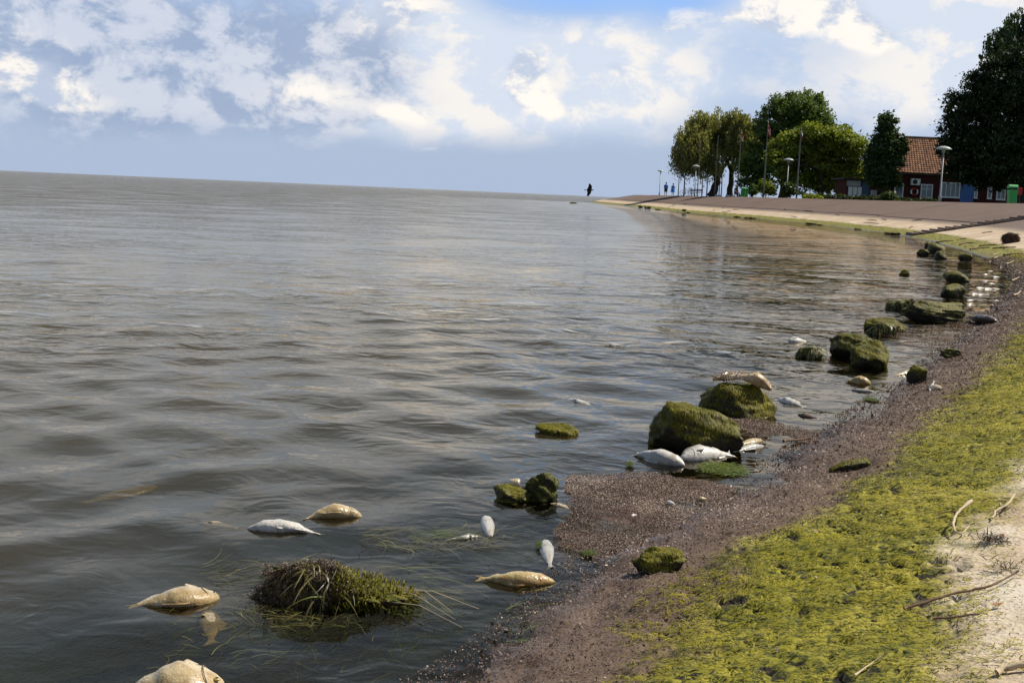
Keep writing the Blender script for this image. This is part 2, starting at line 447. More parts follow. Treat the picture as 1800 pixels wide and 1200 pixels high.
# ------------------------------------------------------------------ water
def water_mat():
    m_, T, o = mat('lagoon_water'); P = worldco(T)
    turb = T.attr('turb'); rr = T.attr('rr')
    mp = T.n('ShaderNodeMapping'); T.link(P, mp.inputs[0])
    mp.inputs['Rotation'].default_value = (0, 0, 0.35); mp.inputs['Scale'].default_value = (0.85, 1.0, 1.0)
    a = T.noise(mp.outputs[0], 3.0, 2, 0.5, 0.9)
    b = T.noise(mp.outputs[0], 8.0, 2, 0.5, 0.9)
    d = T.noise(mp.outputs[0], 17.0, 2, 0.5, 0.5)
    c = T.noise(mp.outputs[0], 0.7, 2, 0.5, 0.3)
    patch = T.smooth(T.noise(P, 0.35, 2, 0.5), 0.35, 0.65, 0.45, 1.25)
    far = T.smooth(rr, 3.5, 16.0)
    near_h = T.m('ADD', T.m('MULTIPLY', a, 0.010), T.m('ADD', T.m('MULTIPLY', b, 0.0050), T.m('MULTIPLY', d, 0.0012)))
    far_h = T.m('ADD', T.m('MULTIPLY', a, 0.115), T.m('ADD', T.m('MULTIPLY', T.m('MULTIPLY', b, 0.047), T.attr('lee')), T.m('MULTIPLY', c, 0.12)))
    h = T.m('ADD', T.m('MULTIPLY', near_h, T.m('SUBTRACT', 1.0, far)), T.m('MULTIPLY', far_h, far))
    h = T.m('MULTIPLY', T.m('MULTIPLY', h, T.attr('lee')), patch)
    bn = T.n('ShaderNodeBump'); bn.inputs['Strength'].default_value = 1.0; bn.inputs['Distance'].default_value = 1.0
    T.link(h, bn.inputs['Height']); N = bn.outputs[0]
    n1 = T.noise(P, 0.9, 4, 0.6)
    silt = T.mix(n1, (0.056, 0.040, 0.015), (0.082, 0.061, 0.026))
    df = T.n('ShaderNodeBsdfDiffuse'); T.put(df.inputs[0], silt); T.put(df.inputs['Normal'], N)
    tr = T.n('ShaderNodeBsdfTransparent'); tr.inputs[0].default_value = (0.62, 0.60, 0.42, 1)
    body = T.n('ShaderNodeMixShader'); T.put(body.inputs[0], turb); T.link(tr.outputs[0], body.inputs[1]); T.link(df.outputs[0], body.inputs[2])
    gl = T.n('ShaderNodeBsdfGlossy'); gl.inputs['Roughness'].default_value = 0.015; T.put(gl.inputs['Normal'], N)
    gl.inputs[0].default_value = (0.92, 0.84, 0.72, 1)
    fr = T.n('ShaderNodeFresnel'); fr.inputs['IOR'].default_value = 1.33; T.put(fr.inputs['Normal'], N)
    mx = T.n('ShaderNodeMixShader'); T.link(fr.outputs[0], mx.inputs[0]); T.link(body.outputs[0], mx.inputs[1]); T.link(gl.outputs[0], mx.inputs[2])
    T.link(mx.outputs[0], o.inputs[0]); return m_
def wave(x, y):
    """gentle crossing ripples; amplitudes in metres"""
    z = 0
    rs = np.random.RandomState(3)
    wx = x+0.35*fbm(x*0.7, y*0.7, 2); wy = y+0.35*fbm(x*0.7+40, y*0.7-11, 2)
    for lam, amp, a0 in ((1.5, .0040, 1.2), (0.95, .0058, .45), (0.66, .0062, 1.95), (0.48, .0050, 1.1), (0.35, .0034, 2.6), (0.25, .0018, .3)):
        a_ = a0+rs.uniform(-.15, .15); k_ = 2*math.pi/lam
        ph = k_*(wx*math.cos(a_)+wy*math.sin(a_))+rs.uniform(0, 6.28)
        env = 0.55+0.9*(vnoise(x/(lam*2.3)+3.7*lam, y/(lam*2.3)-1.9*lam)+0.5)
        sn = np.sin(ph); z = z+amp*env*(sn+0.25*sn*sn)*np.clip(2-0.075*np.hypot(x, y)/lam, 0, 1)
    return z
def water():
    th = np.radians(np.concatenate([np.linspace(-95, -31, 30), np.linspace(-30.8, 34, 560), np.linspace(36, 70, 20)]))
    r = [0.9]
    while r[-1] < 60: r.append(r[-1]*1.0075)
    while r[-1] < 9000: r.append(r[-1]*1.06)
    r = np.array(r)
    R, TH = np.meshgrid(r, th, indexing='ij')
    X = (R*np.sin(TH)).ravel(); Y = (R*np.cos(TH)).ravel(); RR = R.ravel()
    s = np.full(len(X), -50.0); q = RR < 190
    s[q] = sdist(X[q], Y[q])
    damp = np.clip(0.15+(-s)/1.5, 0.12, 1)*np.clip(1.25-RR/45, 0, 1)
    Z = wave(X, Y)*damp*np.clip(0.25+RR/14, 0.4, 0.8)
    dep = np.clip(-prof(s), 0, 2)
    turb = np.clip(1-np.exp(-np.clip(dep-0.12+0.16*fbm(X*0.7, Y*0.7, 3), 0, 2)/0.36), 0, 0.985)
    lee = np.clip(0.24+0.76*np.clip((-s-5)/28, 0, 1), 0, 1); lee = np.maximum(lee, np.clip((22-RR)/18, 0, 1)*0.85)
    lee = np.where(RR < 190, lee, 1.0)
    nt, ns = len(r), len(th)
    i = (np.arange(nt-1)[:, None]*ns+np.arange(ns-1)[None, :]).ravel()
    f = np.stack([i, i+1, i+ns+1, i+ns], 1)[:, ::-1]
    keep = s < 0.6
    fk = keep[f].any(1); f = f[fk]
    return np.stack([X, Y, Z], 1), f, turb, RR, lee
wv, wf, wt_, wr, wl_ = water()
lag = mesh_np('water', wv, wf, water_mat(), attrs={'turb': wt_, 'rr': wr, 'lee': wl_}); tag(lag, kind='structure')
if lag.data.polygons[0].normal.z < 0: lag.data.flip_normals()
print('water quads', len(wf))
if emb.data.polygons[0].normal.z < 0: emb.data.flip_normals()

# ------------------------------------------------------------------ shared materials
M = {}
M['grey_steel'] = simple('painted_steel', (0.30, 0.31, 0.31), 0.45, 0.15, 4, 0.5)
M['pole_steel'] = simple('weathered_pole', (0.16, 0.155, 0.14), 0.5, 0.2, 4)
M['dark_steel'] = simple('dark_steel', (0.04, 0.042, 0.045), 0.5, 0.2, 4)
M['lamp_white'] = simple('lamp_opal', (0.45, 0.47, 0.46), 0.35, 0.08, 4)
M['white_paint'] = simple('white_paint', (0.70, 0.71, 0.72), 0.5, 0.08, 3)
M['red_wall'] = simple('red_brown_boards', (0.060, 0.014, 0.014), 0.85, 0.3, 2.5, 0.2)
M['blue_paint'] = simple('blue_paint', (0.045, 0.13, 0.40), 0.5, 0.15, 3)
M['dark_blue'] = simple('dull_blue_boards', (0.05, 0.08, 0.16), 0.6, 0.2, 3)
M['dark_trim'] = simple('dark_trim', (0.03, 0.026, 0.024), 0.7, 0.2, 3)
M['bin_green'] = simple('green_plastic', (0.045, 0.36, 0.08), 0.4, 0.12, 4, 0.5)
M['red_paint'] = simple('red_paint', (0.45, 0.03, 0.035), 0.45, 0.15, 4)
M['white_cloth'] = simple('white_cloth', (0.7, 0.68, 0.66), 0.8, 0.1, 4)
M['concrete'] = simple('step_concrete', (0.17, 0.125, 0.095), 0.85, 0.45, 5, bump=0.4)
M['slab'], T, o = mat('slab_concrete'); P = worldco(T)
mpn = T.n('ShaderNodeMapping'); T.link(P, mpn.inputs[0]); mpn.inputs['Scale'].default_value = (0.35, 1.6, 1)
n = T.noise(P, 0.7, 6, 0.65); n2 = T.noise(mpn.outputs[0], 1.1, 5, 0.6); n3 = T.noise(P, 5.0, 5, 0.7)
c = T.mix(n, (0.100, 0.068, 0.052), (0.185, 0.135, 0.108)); c = T.mix(T.smooth(n2, 0.5, 0.72, 0, 0.55), c, (0.085, 0.060, 0.046))
c = T.mix(T.smooth(n3, 0.64, 0.70, 0, 0.8), c, (0.34, 0.29, 0.24)); c = T.mix(T.smooth(n3, 0.36, 0.30, 0, 0.7), c, (0.05, 0.04, 0.032))
pbsdf(T, o, c, 0.92, T.bump(n3, 0.4, 0.02), 0.2)
M['bark'] = simple('bark', (0.045, 0.034, 0.025), 0.9, 0.4, 9, 0.2, bump=0.8)
M['glass'], T, o = mat('window_glass')
pbsdf(T, o, (0.10, 0.12, 0.15), 0.08, None, 0.6)
M['curtain'] = simple('window_curtain', (0.35, 0.36, 0.40), 0.9, 0.2, 5)
# clay roof tiles with individual tones
M['tile'], T, o = mat('clay_tile'); co = objco(T)
v = T.voro(co, 4.5, out=1); n = T.noise(co, 14, 4, 0.6)
bwn = T.n('ShaderNodeRGBToBW'); T.link(v, bwn.inputs[0])
c = T.ramp(T.m('ADD', T.m('MULTIPLY', bwn.outputs[0], 0.8), T.m('MULTIPLY', n, 0.25)), [(0.1, (0.07, 0.026, 0.013)), (0.5, (0.16, 0.060, 0.024)), (0.85, (0.32, 0.15, 0.06))])
pbsdf(T, o, c, 0.8, T.bump(n, 0.3, 0.02), 0.3)
def leaf_mat(name, dark, lite, trans=0.35):
    m_, T, o = mat(name); r_ = T.attr('v')
    c = T.mix(r_, dark, lite)
    d = T.n('ShaderNodeBsdfDiffuse'); T.put(d.inputs[0], c)
    t = T.n('ShaderNodeBsdfTranslucent'); T.put(t.inputs[0], T.mix(0.5, c, (lite[0]*1.3, lite[1]*1.25, lite[2]*0.6)))
    g = T.n('ShaderNodeBsdfGlossy'); g.inputs['Roughness'].default_value = 0.5; g.inputs[0].default_value = (0.6, 0.6, 0.6, 1)
    mx = T.n('ShaderNodeMixShader'); mx.inputs[0].default_value = trans; T.link(d.outputs[0], mx.inputs[1]); T.link(t.outputs[0], mx.inputs[2])
    m2 = T.n('ShaderNodeMixShader'); m2.inputs[0].default_value = 0.04; T.link(mx.outputs[0], m2.inputs[1]); T.link(g.outputs[0], m2.inputs[2])
    T.link(m2.outputs[0], o.inputs[0]); return m_
M['leaf_willow'] = leaf_mat('willow_leaf', (0.085, 0.100, 0.022), (0.29, 0.29, 0.085), 0.5)
M['leaf_dark'] = leaf_mat('dark_leaf', (0.026, 0.056, 0.011), (0.145, 0.215, 0.042), 0.36)
M['leaf_maple'] = leaf_mat('maple_leaf', (0.045, 0.080, 0.008), (0.27, 0.32, 0.032), 0.42)
M['leaf_poplar'] = leaf_mat('poplar_leaf', (0.018, 0.042, 0.011), (0.070, 0.115, 0.030), 0.28)
M['leaf_chestnut'] = leaf_mat('chestnut_leaf', (0.010, 0.021, 0.006), (0.038, 0.058, 0.013), 0.15)
M['leaf_shrub'] = leaf_mat('shrub_leaf', (0.030, 0.052, 0.010), (0.085, 0.115, 0.022))
M['leaf_lawn'] = leaf_mat('hedge_leaf', (0.020, 0.034, 0.008), (0.055, 0.075, 0.016))
M['blossom'] = simple('blossom', (0.20, 0.19, 0.15), 0.9, 0.2)

# ------------------------------------------------------------------ embankment: slabs of the upper slope, steps
def S2W(t, s, lift=0.0):
    i = int(np.clip(np.searchsorted(SHT, t), 0, len(SHT)-1))
    p = SHP[i]+SHN[i]*s
    return np.array([p[0], p[1], float(prof(s))+lift])
def t_at(px, py):
    g = G(px, py)[:2]; return SHT[np.argmin(np.linalg.norm(SHP-g, axis=1))]
t_steps = t_at(1615, 416)
rs = np.random.RandomState(11)
t0 = t_at(1772, 525); tt = t0-9; k_i = 0
while tt < t_at(1170, 370.5)+70:
    r_ = np.linalg.norm(S2W(tt, 3)[:2]); ln = 9.0+rs.uniform(-1.5, 1.5)
    if not (tt < t_steps+1.3 and tt+ln > t_steps-1.3):
        for (sa, sb) in ((3.02+rs.uniform(-.05, .25), CREST_S+0.01),):
            n_ = 5; v = []; lift = 0.022+rs.uniform(-.005, .008)
            for a in np.linspace(tt+0.015, tt+ln-0.015, n_):
                for s_ in (sa, sb): v.append(S2W(a, s_, lift))
            v = np.array(v); b = v.copy(); b[:, 2] -= 0.07
            nv = len(v); f = []
            for q in range(n_-1):
                a = q*2; f += [(a, a+1, a+3, a+2), (nv+a, nv+a+2, nv+a+3, nv+a+1), (a, a+2, nv+a+2, nv+a), (a+1, nv+a+1, nv+a+3, a+3)]
            f += [(0, nv, nv+1, 1), (2*n_-2, 2*n_-1, nv+2*n_-1, nv+2*n_-2)]
            mb = MB(); mb.add(np.concatenate([v, b]), [tuple(x) for x in f]); mb.build('slab', M['slab'], emb)
        tt += ln
    elif tt < t_steps-1.3 and tt+ln > t_steps-1.3: tt = t_steps+1.3
    else: tt += 0.5
# flight of low steps down to the water
st = empty('concrete_steps', S2W(t_steps, 0, 0.0))
stp = np.array(st.location)
for k_ in range(25):
    s_ = 0.3+k_*0.295
    a, b = S2W(t_steps-0.95, s_), S2W(t_steps+0.95, s_); c0 = (a+b)/2
    ang = math.atan2(b[1]-a[1], b[0]-a[0])
    mb = MB().box((c0-stp)+np.array([0, 0, -0.045+rs.uniform(-.02, .02)]), (1.7, 0.25, 0.22), ang+rs.uniform(-.02, .02))
    mb.build('step', M['concrete'], st)
tag(st, 'worn flight of low concrete steps running down the embankment', 'steps')

# ------------------------------------------------------------------ trees
def limb_paths(mb, base, top, r0, r1, n=7, wob=0.12, seed=0):
    rs = np.random.RandomState(seed); base = np.array(base, float); top = np.array(top, float)
    pts = [base+(top-base)*t+np.array([*(rs.normal(size=2)*wob*math.sin(math.pi*t)), 0]) for t in np.linspace(0, 1, n)]
    rad = [r0+(r1-r0)*t**0.8 for t in np.linspace(0, 1, n)]; rad[0] *= 1.25
    mb.tube(pts, rad, 9); return pts
def leaves(lobes, nclump, per, size, clump_r, seed, aspect=1.0, droop=0.0, shell=0.5, jit=0.15, hang=False):
    rs = np.random.RandomState(seed)
    w = np.array([(l[3]*l[4]+l[4]*l[5]+l[3]*l[5]) for l in lobes]); w = w/w.sum()
    li = rs.choice(len(lobes), nclump, p=w); L = np.array(lobes)[li]
    d = rs.normal(size=(nclump, 3)); d /= np.linalg.norm(d, axis=1)[:, None]
    low = d[:, 2] < -0.35; d[low, 2] *= rs.uniform(-0.6, 1, low.sum())
    rad = shell+(1-shell)*rs.rand(nclump)**0.6; rad = rad*(1+jit*rs.normal(size=nclump))
    cc = L[:, :3]+d*L[:, 3:6]*rad[:, None]
    cv = np.clip(rs.normal(0.5, 0.22, nclump), 0, 1)
    n = nclump*per; ci = np.repeat(np.arange(nclump), per)
    crad = clump_r*rs.uniform(0.6, 1.35, nclump)[ci]
    g = rs.normal(size=(n, 3))*crad[:, None]*0.55; g[:, 2] *= 0.62
    if hang: g[:, 2] = -np.abs(rs.normal(size=n))*droop*0.6; g[:, :2] *= 0.75
    p = cc[ci]+g
    nm = d[ci]*0.5+rs.normal(size=(n, 3))*0.75+np.array([0, 0, 0.45]); nm /= np.linalg.norm(nm, axis=1)[:, None]
    if hang: nm[:, 2] *= 0.15; nm /= np.linalg.norm(nm, axis=1)[:, None]
    a = rs.normal(size=(n, 3))
    if hang: a = np.tile([0, 0, 1.0], (n, 1))+a*0.25
    u = np.cross(nm, a); u /= np.linalg.norm(u, axis=1)[:, None]; w_ = np.cross(nm, u)
    sz = size*rs.uniform(0.6, 1.35, n)[:, None]
    fold = nm*sz*0.18
    v = np.stack([p-w_*sz*aspect, p+u*sz*0.5+fold, p+w_*sz*aspect, p-u*sz*0.5+fold], 1).reshape(-1, 3)
    f = np.arange(n*4).reshape(-1, 4)
    val = np.clip(cv[ci]*0.85+rs.rand(n)*0.22-0.05, 0, 1)
    return v, f, np.repeat(val, 4), cc, d
def tree(name, base, label, lobes, leafm, trunks, nclump, per, size, clump_r, seed, group=None, **kw):
    """lobes in metres relative to the base"""
    root = empty(name, base); tag(root, label, 'tree', group)
    mb = MB(); rs = np.random.RandomState(seed+5)
    for (b, t, r0, r1) in trunks: limb_paths(mb, b, t, r0, r1, 8, 0.10, seed)
    for l in lobes:
        b, t, r0, r1 = trunks[rs.randint(len(trunks))]
        q = np.array(b)+(np.array(t)-np.array(b))*rs.uniform(0.55, 0.95)
        limb_paths(mb, q, np.array(l[:3])+rs.normal(size=3)*0.2, r1*0.8, 0.02, 6, 0.15, rs.randint(999))
        for _ in range(3):
            e = np.array(l[:3])+rs.normal(size=3)*np.array(l[3:6])*0.5
            limb_paths(mb, (np.array(l[:3])+q)/2, e, r1*0.35, 0.012, 5, 0.1, rs.randint(999))
    mb.build('trunk', M['bark'], root, True)
    v, f, val, cc, d = leaves(lobes, nclump, per, size, clump_r, seed, **kw)
    mesh_np('crown', v, f, leafm, root, smooth=False, attrs={'v': val})
    return root, cc, d
LZ = CREST_Z
def px2m(D): return D/F
# pair of willows at the far end of the promenade
D = 163; k_ = px2m(D); b0 = LP(1250, D, LZ)
def lob(px, py, rx, ry, D, base, dy=0.0, rd=None):
    """crown lobe seen centred on photo pixel (px, py) with pixel radii rx, ry"""
    p = LP(px, D+dy, 0); z = H+(horizon(px)-py)*(D+dy)/F; k_ = (D+dy)/F
    return (p[0]-base[0], p[1]-base[1], z-base[2], rx*k_, (rd or rx)*k_, ry*k_)
wl = [lob(1222, 238, 34, 40, D, b0), lob(1202, 280, 26, 34, D, b0), lob(1255, 236, 30, 38, D, b0, 2), lob(1240, 285, 34, 30, D, b0, -1), lob(1212, 262, 32, 40, D, b0, -2),
      lob(1228, 215, 20, 18, D, b0)]
tree('willow_tree', b0, 'left olive green willow with thick leaning trunk at the promenade end', wl, M['leaf_willow'],
     [((0, 0, 0), (1.0, 0.2, 3.6), 0.62, 0.30), ((0.5, 0.1, 2.2), (-0.6, 0, 5.2), 0.3, 0.15), ((0.7, 0.1, 2.6), (2.2, 0.3, 5.4), 0.24, 0.12)], 720, 38, 0.15, 0.52, 21, 'willows at the promenade end',
     aspect=1.0, droop=1.3, hang=True, shell=0.35)
b1 = LP(1281, D+3, LZ)
wl = [lob(1292, 232, 32, 36, D, b1), lob(1300, 262, 26, 50, D, b1, 2), lob(1272, 250, 26, 34, D, b1, 1), lob(1285, 212, 26, 18, D, b1), lob(1312, 240, 18, 34, D, b1, 2)]
tree('willow_tree', b1, 'right olive green willow with straight slim trunk beside the dark tree', wl, M['leaf_willow'],
     [((0, 0, 0), (0.15, 0, 4.4), 0.45, 0.28), ((0.1, 0, 3.0), (1.2, 0.2, 6.4), 0.24, 0.12), ((0.1, 0, 3.2), (-1.2, 0.2, 6.6), 0.22, 0.12)], 560, 38, 0.15, 0.52, 22, 'willows at the promenade end',
     aspect=1.0, droop=1.3, hang=True, shell=0.35)
# tall dark tree
D = 146; b2 = LP(1375, D, LZ)
dl = [lob(1383, 198, 50, 32, D, b2), lob(1350, 230, 40, 36, D, b2), lob(1418, 215, 38, 36, D, b2), lob(1335, 290, 40, 48, D, b2), lob(1380, 270, 60, 60, D, b2, 2), lob(1320, 315, 26, 28, D, b2), lob(1425, 260, 36, 50, D, b2, 3), lob(1404, 190, 34, 24, D, b2, 1)]
tree('broadleaf_tree', b2, 'tallest dark green leafy tree behind the flagpoles', dl, M['leaf_dark'],
     [((0, 0, 0), (0.2, 0, 6.5), 0.5, 0.25)], 800, 48, 0.19, 0.60, 31, shell=0.45, jit=0.06)
# yellow-green maple in front of it
D = 128; b3 = LP(1440, D, LZ)
ml = [lob(1428, 240, 34, 24, D, b3), lob(1385, 262, 36, 28, D, b3, 1), lob(1462, 250, 38, 26, D, b3), lob(1492, 268, 26, 30, D, b3), lob(1430, 290, 54, 40, D, b3, 2), lob(1485, 305, 32, 28, D, b3, 1), lob(1362, 285, 20, 16, D, b3, -1), lob(1400, 318, 40, 22, D, b3, 2), lob(1450, 325, 40, 18, D, b3, 2)]
tree('maple_tree', b3, 'yellow green rounded maple left of the red roofed house', ml, M['leaf_maple'],
     [((0, 0, 0), (0.1, 0, 3.6), 0.36, 0.2)], 800, 46, 0.17, 0.52, 41, shell=0.5, jit=0.05)
# slender dark tree
D = 112; b4 = LP(1550, D, LZ)
pl = [lob(1549, 225, 14, 26, D, b4), lob(1545, 260, 22, 34, D, b4), lob(1558, 285, 22, 30, D, b4), lob(1540, 305, 22, 34, D, b4), lob(1560, 325, 18, 22, D, b4), lob(1528, 290, 12, 40, D, b4, 1), lob(1570, 262, 12, 22, D, b4)]
tree('poplar_tree', b4, 'narrow dark tree with pointed top at the left end of the roof', pl, M['leaf_poplar'],
     [((0, 0, 0), (0, 0, 5.6), 0.28, 0.1)], 400, 44, 0.15, 0.40, 51, shell=0.4, jit=0.08)
# chestnut at the right edge and a weeping tree behind it
D = 96; b5 = LP(1790, D, LZ)
cl = [lob(1738, 170, 54, 72, D, b5), lob(1694, 200, 50, 52, D, b5), lob(1682, 258, 44, 56, D, b5, 1), lob(1780, 150, 70, 80, D, b5, 1), lob(1740, 270, 70, 60, D, b5, -0.5), lob(1810, 250, 70, 80, D, b5), lob(1860, 190, 80, 110, D, b5), lob(1770, 316, 60, 24, D, b5, 0.5), lob(1692, 304, 36, 28, D, b5, 0.5), lob(1740, 322, 40, 20, D, b5, 1.5), lob(1830, 320, 50, 24, D, b5)]
root, cc, dd = tree('chestnut_tree', b5, 'huge dark chestnut in blossom overhanging the house at the right edge', cl, M['leaf_chestnut'],
     [((0, 0, 0), (0.1, 0, 4.2), 0.45, 0.3), ((0, 0, 1.6), (-2.2, 0.2, 4.6), 0.26, 0.15)], 1900, 62, 0.125, 0.5, 61, shell=0.5, jit=0.04)
mb = MB(); rs = np.random.RandomState(4); c0 = np.array([0, 0, 5.0])
pick = [i for i in range(len(cc)) if dd[i, 1] < 0.25 and dd[i, 2] > -0.3]
for i in rs.choice(pick, 260, replace=False):
    p = cc[i]+dd[i]*0.34; hh = rs.uniform(0.12, 0.22)
    mb.lathe(p, [(0.035, 0), (0.042, hh*0.4), (0.026, hh*0.8), (0.006, hh)], 5)
tag(mb.build('blossom_candles', M['blossom'], root), kind='stuff')
D = 114; b6 = LP(1800, D, LZ)
wl = [lob(1780, 60, 40, 44, D, b6), lob(1745, 82, 36, 40, D, b6), lob(1815, 50, 44, 50, D, b6), lob(1730, 130, 30, 50, D, b6), lob(1840, 110, 70, 90, D, b6), lob(1770, 120, 40, 60, D, b6)]
tree('weeping_tree', b6, 'tall drooping tree top rising behind the dark chestnut', wl, M['leaf_poplar'],
     [((0, 0, 0), (0, 0, 9.5), 0.45, 0.2)], 800, 42, 0.14, 0.5, 71, aspect=1.1, droop=1.0, hang=True, shell=0.4, jit=0.05)
def shrub(px, py_top, w, D, label, m_, n, seed, group=None, py_base=None):
    b = LP(px, D, LZ); h = H+(horizon(px)-py_top)*D/F-LZ; r = w*D/F/2
    root = empty('shrub', b); tag(root, label, 'shrub', group)
    rs = np.random.RandomState(seed)
    lobes = [(rs.uniform(-.4, .4)*r, rs.uniform(-.3, .3)*r, h*rs.uniform(.4, .6), r*.6, r*.5, h*.45) for _ in range(5)]
    v, f, val, cc, d = leaves(lobes, n, 14, 0.13, 0.22, seed, shell=0.3)
    v[:, 2] = np.clip(v[:, 2], 0.0, None)
    mesh_np('foliage', v, f, m_, root, smooth=False, attrs={'v': val})
    mb = MB()
    for _ in range(5): mb.tube([(rs.uniform(-.2, .2)*r, 0, 0), (rs.uniform(-.5, .5)*r, rs.uniform(-.3, .3)*r, h*.7)], [0.03, 0.01], 5)
    mb.build('stems', M['bark'], root)
shrub(1345, 318, 42, 124, 'light green bush at the foot of the flagpole with the red flag', M['leaf_maple'], 130, 81)
shrub(1427, 346, 38, 100, 'low rounded hedge bush just above the embankment edge', M['leaf_maple'], 110, 82)
shrub(1388, 322, 40, 122, 'bush in the shade right of the middle lamp post', M['leaf_shrub'], 110, 83)
shrub(1560, 338, 26, 100, 'small pale bush in front of the house wall by the narrow tree', M['leaf_shrub'], 80, 84)
shrub(1490, 330, 50, 132, 'bush beside the white panelled annex', M['leaf_maple'], 130, 85)
shrub(1320, 325, 40, 140, 'dark bush right of the far green bin', M['leaf_dark'], 120, 86)
# low clipped hedge along the house
hb = LP(1540, 103, LZ); hr = empty('hedge', hb); tag(hr, 'low dark clipped hedge running along the front of the house', 'hedge')
lobes = [(x, 0, 0.22, 0.8, 0.5, 0.25) for x in np.linspace(-5.5, 4.5, 12)]
v, f, val, cc, d = leaves(lobes, 420, 14, 0.10, 0.2, 91, shell=0.3); v[:, 2] = np.clip(v[:, 2], 0, None)
mesh_np('foliage', v, f, M['leaf_lawn'], hr, smooth=False, attrs={'v': val})

# ------------------------------------------------------------------ house
D = 116; k_ = D/F
hx = lambda px: LP(px, D, 0)[0]
hz = lambda px, py: H+(horizon(px)-py)*D/F
x0, x1 = hx(1568), hx(1768); zw = hz(1600, 304); zr = hz(1600, 242); z0 = LZ
dep = 7.0
house = empty('house', ((x0+x1)/2, D, z0)); ho = np.array(house.location)
tag(house, 'red brown wooden house with a steep orange tiled roof under the chestnut', 'house')
mb = MB().box(((0, dep/2, (zw-z0)/2)), (x1-x0, dep, zw-z0)); mb.build('wall', M['red_wall'], house)
wbd = (x1-x0)/2
hgt = zr-zw; ov = 0.35; run = dep/2+ov; ins = 0.9
mb = MB(); nco = 17
for side in (-1, 1):
    for i in range(nco):
        ta, tb = i/nco, (i+1)/nco+0.02
        ya, yb = (dep/2+side*run*(1-ta)), (dep/2+side*run*(1-tb)); za, zb = -0.15+(hgt+0.15)*ta, -0.15+(hgt+0.15)*tb
        xa = wbd+0.3-ins*ta; nx = 42
        xs = np.linspace(-xa, xa, nx*4+1)
        lift = np.abs(np.sin(np.arange(len(xs))*math.pi/4))*0.05
        v = [(x, ya, zw-z0+za+0.09+l) for x, l in zip(xs, lift)]+[(x, yb, zw-z0+zb+0.035+l) for x, l in zip(xs, lift)]+[(x, ya, zw-z0+za) for x in xs]
        n_ = len(xs); f = []
        for j in range(n_-1):
            f.append((j, j+1, n_+j+1, n_+j)); f.append((2*n_+j, 2*n_+j+1, j+1, j))
        mb.add(v, f)
rf = mb.build('roof', M['tile'], house)
mb = MB().tube([(-wbd-0.3+ins, dep/2, hgt+zw-z0+0.06), (wbd+0.3-ins, dep/2, hgt+zw-z0+0.06)], [0.13, 0.13], 8); mb.build('ridge', M['dark_trim'], rf)
gv_ = [(-wbd+0.05, 0, zw-z0), (-wbd+0.05, dep, zw-z0), (-wbd+0.05+ins*0.9, dep/2, zr-z0-0.15)]
MB().add(gv_, [(0, 1, 2)]).build('gable', M['red_wall'], house); MB().add([(-q[0], q[1], q[2]) for q in gv_], [(0, 2, 1)]).build('gable', M['red_wall'], house)
mb = MB().box((0, -ov+0.02, zw-z0-0.17), (x1-x0+0.6, 0.08, 0.14)); mb.build('eaves_board', M['dark_trim'], house)
def window(pxa_, pxb_, pya, pyb, nv=2, nh=2, parent=house, yoff=-0.02, px_ref=None):
    px_ref = px_ref or (pxa_+pxb_)/2
    xa, xb = hx(pxa_)-ho[0], hx(pxb_)-ho[0]; zb, za = hz(px_ref, pya)-z0, hz(px_ref, pyb)-z0
    w, h = xb-xa, zb-za; cx, cz = (xa+xb)/2, (za+zb)/2; t = 0.09
    mb = MB().box((cx, yoff-0.03, zb-t/2), (w, 0.08, t)).box((cx, yoff-0.03, za+t/2), (w, 0.08, t))
    for e in (-1, 1): mb.box((cx+e*(w/2-t/2), yoff-0.03, cz), (t, 0.08, h-2*t))
    win = mb.build('window', M['white_paint'], parent)
    for i in range(1, nv): MB().box((xa+w*i/nv, yoff-0.02, cz), (0.06, 0.05, h-2*t)).build('glazing_bar', M['white_paint'], win)
    for i in range(1, nh): MB().box((cx, yoff-0.022, za+h*(0.35+0.3*i)), (w-2*t, 0.045, 0.05)).build('glazing_bar', M['white_paint'], win)
    MB().box((cx, yoff, cz), (w-2*t+0.01, 0.012, h-2*t+0.01)).build('pane', M['glass'], win)
    MB().box((cx, yoff+0.012, za+h*0.38), (w-2*t, 0.008, h*0.62)).build('curtain', M['curtain'], win)
    MB().box((cx, yoff-0.06, za-0.03), (w+0.12, 0.14, 0.05)).build('sill', M['white_paint'], win)
window(1569, 1585, 323, 347, 1, 1)
window(1615, 1636, 325, 349, 2, 2)
window(1651, 1684, 322, 348, 4, 1)
window(1709, 1715, 326, 349, 1, 1)
window(1732, 1740, 326, 350, 1, 3)
window(1748, 1764, 326, 352, 2, 3)
xa, xb = hx(1685)-ho[0], hx(1708)-ho[0]; zt = hz(1697, 325)-z0
door = MB().box(((xa+xb)/2, -0.03, zt/2+0.01), (xb-xa, 0.08, zt)).build('door', M['blue_paint'], house)
mb = MB()
for i in range(1, 6): mb.box((xa+(xb-xa)*i/6, -0.075, zt/2), (0.03, 0.012, zt-0.1))
mb.build('door_batten', M['dark_blue'], door)
MB().box((xb-0.15, -0.10, 1.0), (0.05, 0.05, 0.14)).build('handle', M['dark_steel'], door)
# air conditioner outdoor unit
cx, cz = hx(1604)-ho[0], hz(1604, 321)-z0
ac = MB().box((cx, -0.2, cz), (0.82, 0.32, 0.58)).build('air_conditioner', M['white_paint'], house)
v_ = [(cx-0.08+0.22*math.cos(a), -0.365, cz+0.22*math.sin(a)) for a in np.linspace(0, 2*math.pi, 18, endpoint=False)]
MB().add(v_, [tuple(range(17, -1, -1))]).build('fan_grille', M['dark_trim'], ac)
for e in (-0.3, 0.3): MB().box((cx+e, -0.1, cz-0.32), (0.05, 0.25, 0.06)).build('bracket', M['dark_steel'], ac)
